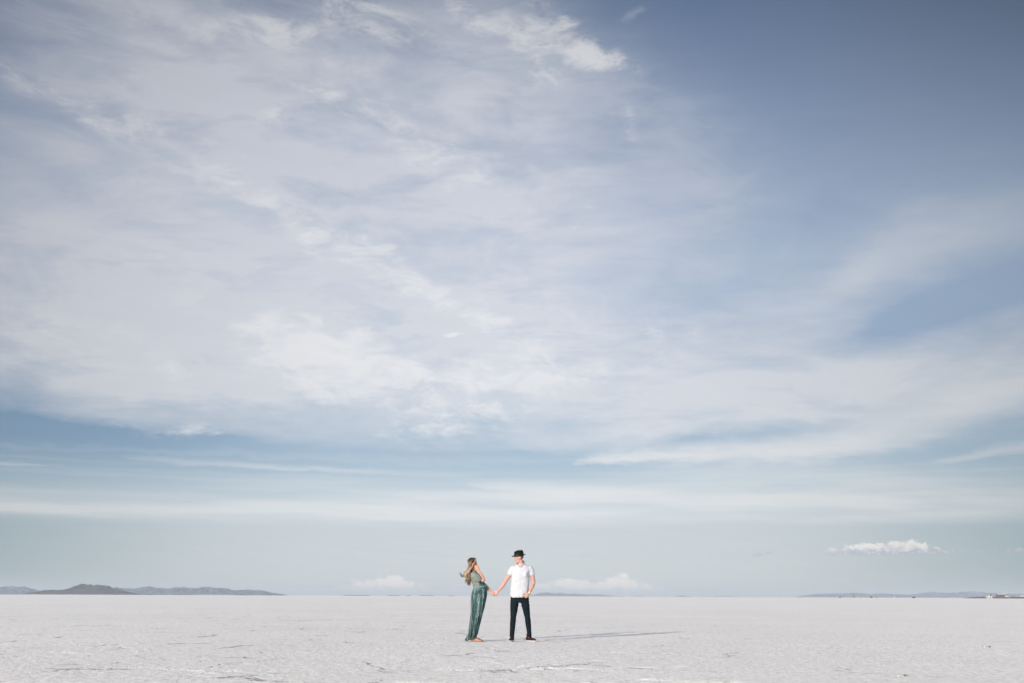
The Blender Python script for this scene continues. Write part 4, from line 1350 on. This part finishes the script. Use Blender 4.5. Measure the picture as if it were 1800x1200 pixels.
# cream trailer with a raised dark flap
tx = px2x(1738, DB - 22)
r = root('trailer', tx, DB - 22, 0.55, 'cream trailer with raised dark flap standing left of the upswept shelter', 'trailer')
bm = bmesh.new(); box(bm, -4.2, -0.2, -1.1, 1.1, .55, 3.0, .12); part('body', bm, m_cream, r)
bm = bmesh.new(); prism(bm, [(-.5, .8), (1.6, .8), (1.6, 2.6), (.6, 4.0), (-.5, 3.3)], -1.05, 1.05); part('cab', bm, m_white, r)
bm = bmesh.new(); prism(bm, [(1.3, 2.2), (1.75, 2.0), (4.1, 5.4), (3.6, 5.6)], -1.15, 1.15); part('flap', bm, m_black, r)
bm = bmesh.new(); box(bm, 1.7, 4.9, -1.0, 1.0, .6, 2.4, .12); part('front_box', bm, m_cream, r)
for k in (-3.1, -1.9, 3.4):
    for sy in (-1.02, 1.02):
        bm = bmesh.new(); bmesh.ops.create_cone(bm, cap_ends=True, segments=18, radius1=.45, radius2=.45, depth=.26, matrix=Matrix.Translation((k, sy, .45)) @ Matrix.Rotation(math.pi / 2, 4, 'X')); part('wheel', bm, m_tyre, r)
# white awnings on the flat before it
for px_, w_, lb in ((1736.5, 1.5, 'low white tent pitched on the salt below the cream trailer, left one'), (1742, 1.2, 'low white tent pitched on the salt below the raised dark flap, right one')):
    r = root('tent', px2x(px_, DB - 45), DB - 45, 0, lb, 'tent', 'white tents below the trailer')
    bm = bmesh.new(); prism(bm, [(-w_, 0), (-w_ * .9, .6), (-.1, 1.25), (w_ * .15, 1.25), (w_ * .9, .6), (w_, 0)], -1.4, 1.4); part('canvas', bm, m_white, r)
    bm = bmesh.new(); prism(bm, [(-w_ * .35, 0), (0, .95), (w_ * .35, 0)], -1.43, -1.38); part('opening', bm, m_grey, r)

# buildings to the right
def block(name, pa, pb, zt, m, label, cat, roof=None, yo=0.0):
    a, b_ = px2x(pa), px2x(pb); r = root(name, (a + b_) / 2, DB + yo, ZB - 0.1, label, cat); h = (b_ - a) / 2
    bm = bmesh.new(); box(bm, -h, h, -3, 3, 0, zt); part('wall', bm, m, r)
    bm = bmesh.new(); prism(bm, [(-h - .25, zt), (h + .25, zt), (h * .2, zt + .7), (-h * .2, zt + .7)], -3.3, 3.3); part('roof', bm, roof or m_grey, r)
    bm = bmesh.new(); box(bm, -h * .5, -h * .1, -3.04, -2.9, zt * .35, zt * .7); part('window', bm, m_glass, r)
    bm = bmesh.new(); box(bm, h * .2, h * .5, -3.04, -2.9, 0.0, zt * .68); part('door', bm, m_brownp, r)
    return r


block('hut', 1780, 1784.5, 1.5, m_pink, 'small pinkish hut between the upswept shelter and the pale end building', 'hut')
block('building', 1794, 1799, 2.7, m_white, 'pale building at the right end of the embankment', 'building')
block('building', 1800.5, 1812, 2.2, m_brownp, 'dark brown building beside the pale one at the far right edge', 'building', m_black)
block('hut', 1723.5, 1726.5, .8, m_pink, 'tiny pinkish hut on the left part of the embankment', 'hut')
for px_, lb in ((1716.6, 'dark post on the embankment, nearest to its tapering left tip'), (1727.6, 'dark post on the embankment beside the tiny pinkish hut')):
    r = root('marker_post', px2x(px_, DB - 5), DB - 5, 1.4 if px_ < 1720 else 1.9, lb, 'post', 'posts on the embankment')
    bm = bmesh.new(); box(bm, -.3, .3, -.3, .3, 0, 1.5); part('post_shaft', bm, m_black, r)
    bm = bmesh.new(); box(bm, -.55, .55, -.35, .35, 1.5, 2.0, .08); part('post_head', bm, m_grey, r)

# vehicles far out along the skyline, seen end on
cars = ((1477, m_black, 'leftmost tiny dark vehicle on the skyline below the right-hand hills'),
        (1501, m_brownp, 'tiny dark red vehicle on the skyline, second from the left below the hills'),
        (1513, m_pink, 'tiny pinkish vehicle on the skyline, third from the left below the hills'),
        (1531, m_black, 'tiny dark vehicle on the skyline, left one of the close pair'),
        (1540, m_pink, 'tiny pinkish vehicle on the skyline, right one of the close pair'),
        (1571, m_white, 'tiny pale vehicle on the skyline, second from the right below the hills'),
        (1606, m_black, 'rightmost tiny dark vehicle on the skyline before the embankment'))
for k, (px_, m_, lb) in enumerate(cars):
    D_ = 1350 + 40 * (k % 3)
    van('parked_vehicle', px2x(px_, D_), D_, 0.0, 4.6, 1.75, m_, lb, 'vehicle', rz=rad(62 + 9 * k), group='vehicles parked far out on the salt')

# broken pieces of crust
m_tan, b = mat('tan_salt', rough=0.9, spec=0.1)
co = objco(); n = noise(co, 18, 5, 0.65)
X.nt.links.new(mixc(smooth(n, 0.40, 0.60), (0.62, 0.55, 0.47), (0.14, 0.12, 0.11)).v, b.inputs['Base Color']); bump(b, n, 0.01, 0.8)
for i, (px_, py_, w_, lb) in enumerate(((1587, 1187, 0.11, 'brown broken clod of crust on the salt at the lower right'),
                                        (1736, 1137, 0.13, 'tan sliver of lifted crust on the salt near the right edge'),
                                        (1163, 1133, 0.08, 'small tan clod of crust just below the far end of the shadow'),
                                        (1256, 1100, 0.09, 'small tan clod of crust beyond the far end of the shadow'))):
    d_ = ray(px_, py_); t = -CAM_H / d_.z; g = Vector((0, 0, CAM_H)) + d_ * t
    rr_ = random.Random(30 + i); bm = bmesh.new()
    for q in range(9):
        a = rr_.uniform(0, 6.28); rr2 = rr_.uniform(0, w_ * .45)
        s_ = rr_.uniform(.18, .42) * w_
        M = Matrix.Translation((math.cos(a) * rr2 * 1.3, math.sin(a) * rr2, s_ * .22)) @ Matrix.Rotation(rr_.uniform(0, 3), 4, 'Z') @ Matrix.Rotation(rr_.uniform(-.5, .5), 4, 'X') @ Matrix.Diagonal((s_, s_ * .7, s_ * .32, 1))
        rv = bmesh.ops.create_icosphere(bm, subdivisions=2, radius=1, matrix=M)['verts']
        for v in rv: v.co += Vector((rr_.gauss(0, 1), rr_.gauss(0, 1), rr_.gauss(0, 1))) * s_ * 0.07
    me = bpy.data.meshes.new('salt_clod'); bm.to_mesh(me); bm.free(); me.materials.append(m_tan)
    o = bpy.data.objects.new('salt_clod', me); COL.objects.link(o)
    # rest it on the crust at that place
    o.location = (g.x, g.y, float(crust(np.array([g.x]), np.array([g.y]))[0]) - 0.004)
    tag(o, lb, 'salt clod', 'broken pieces of crust')
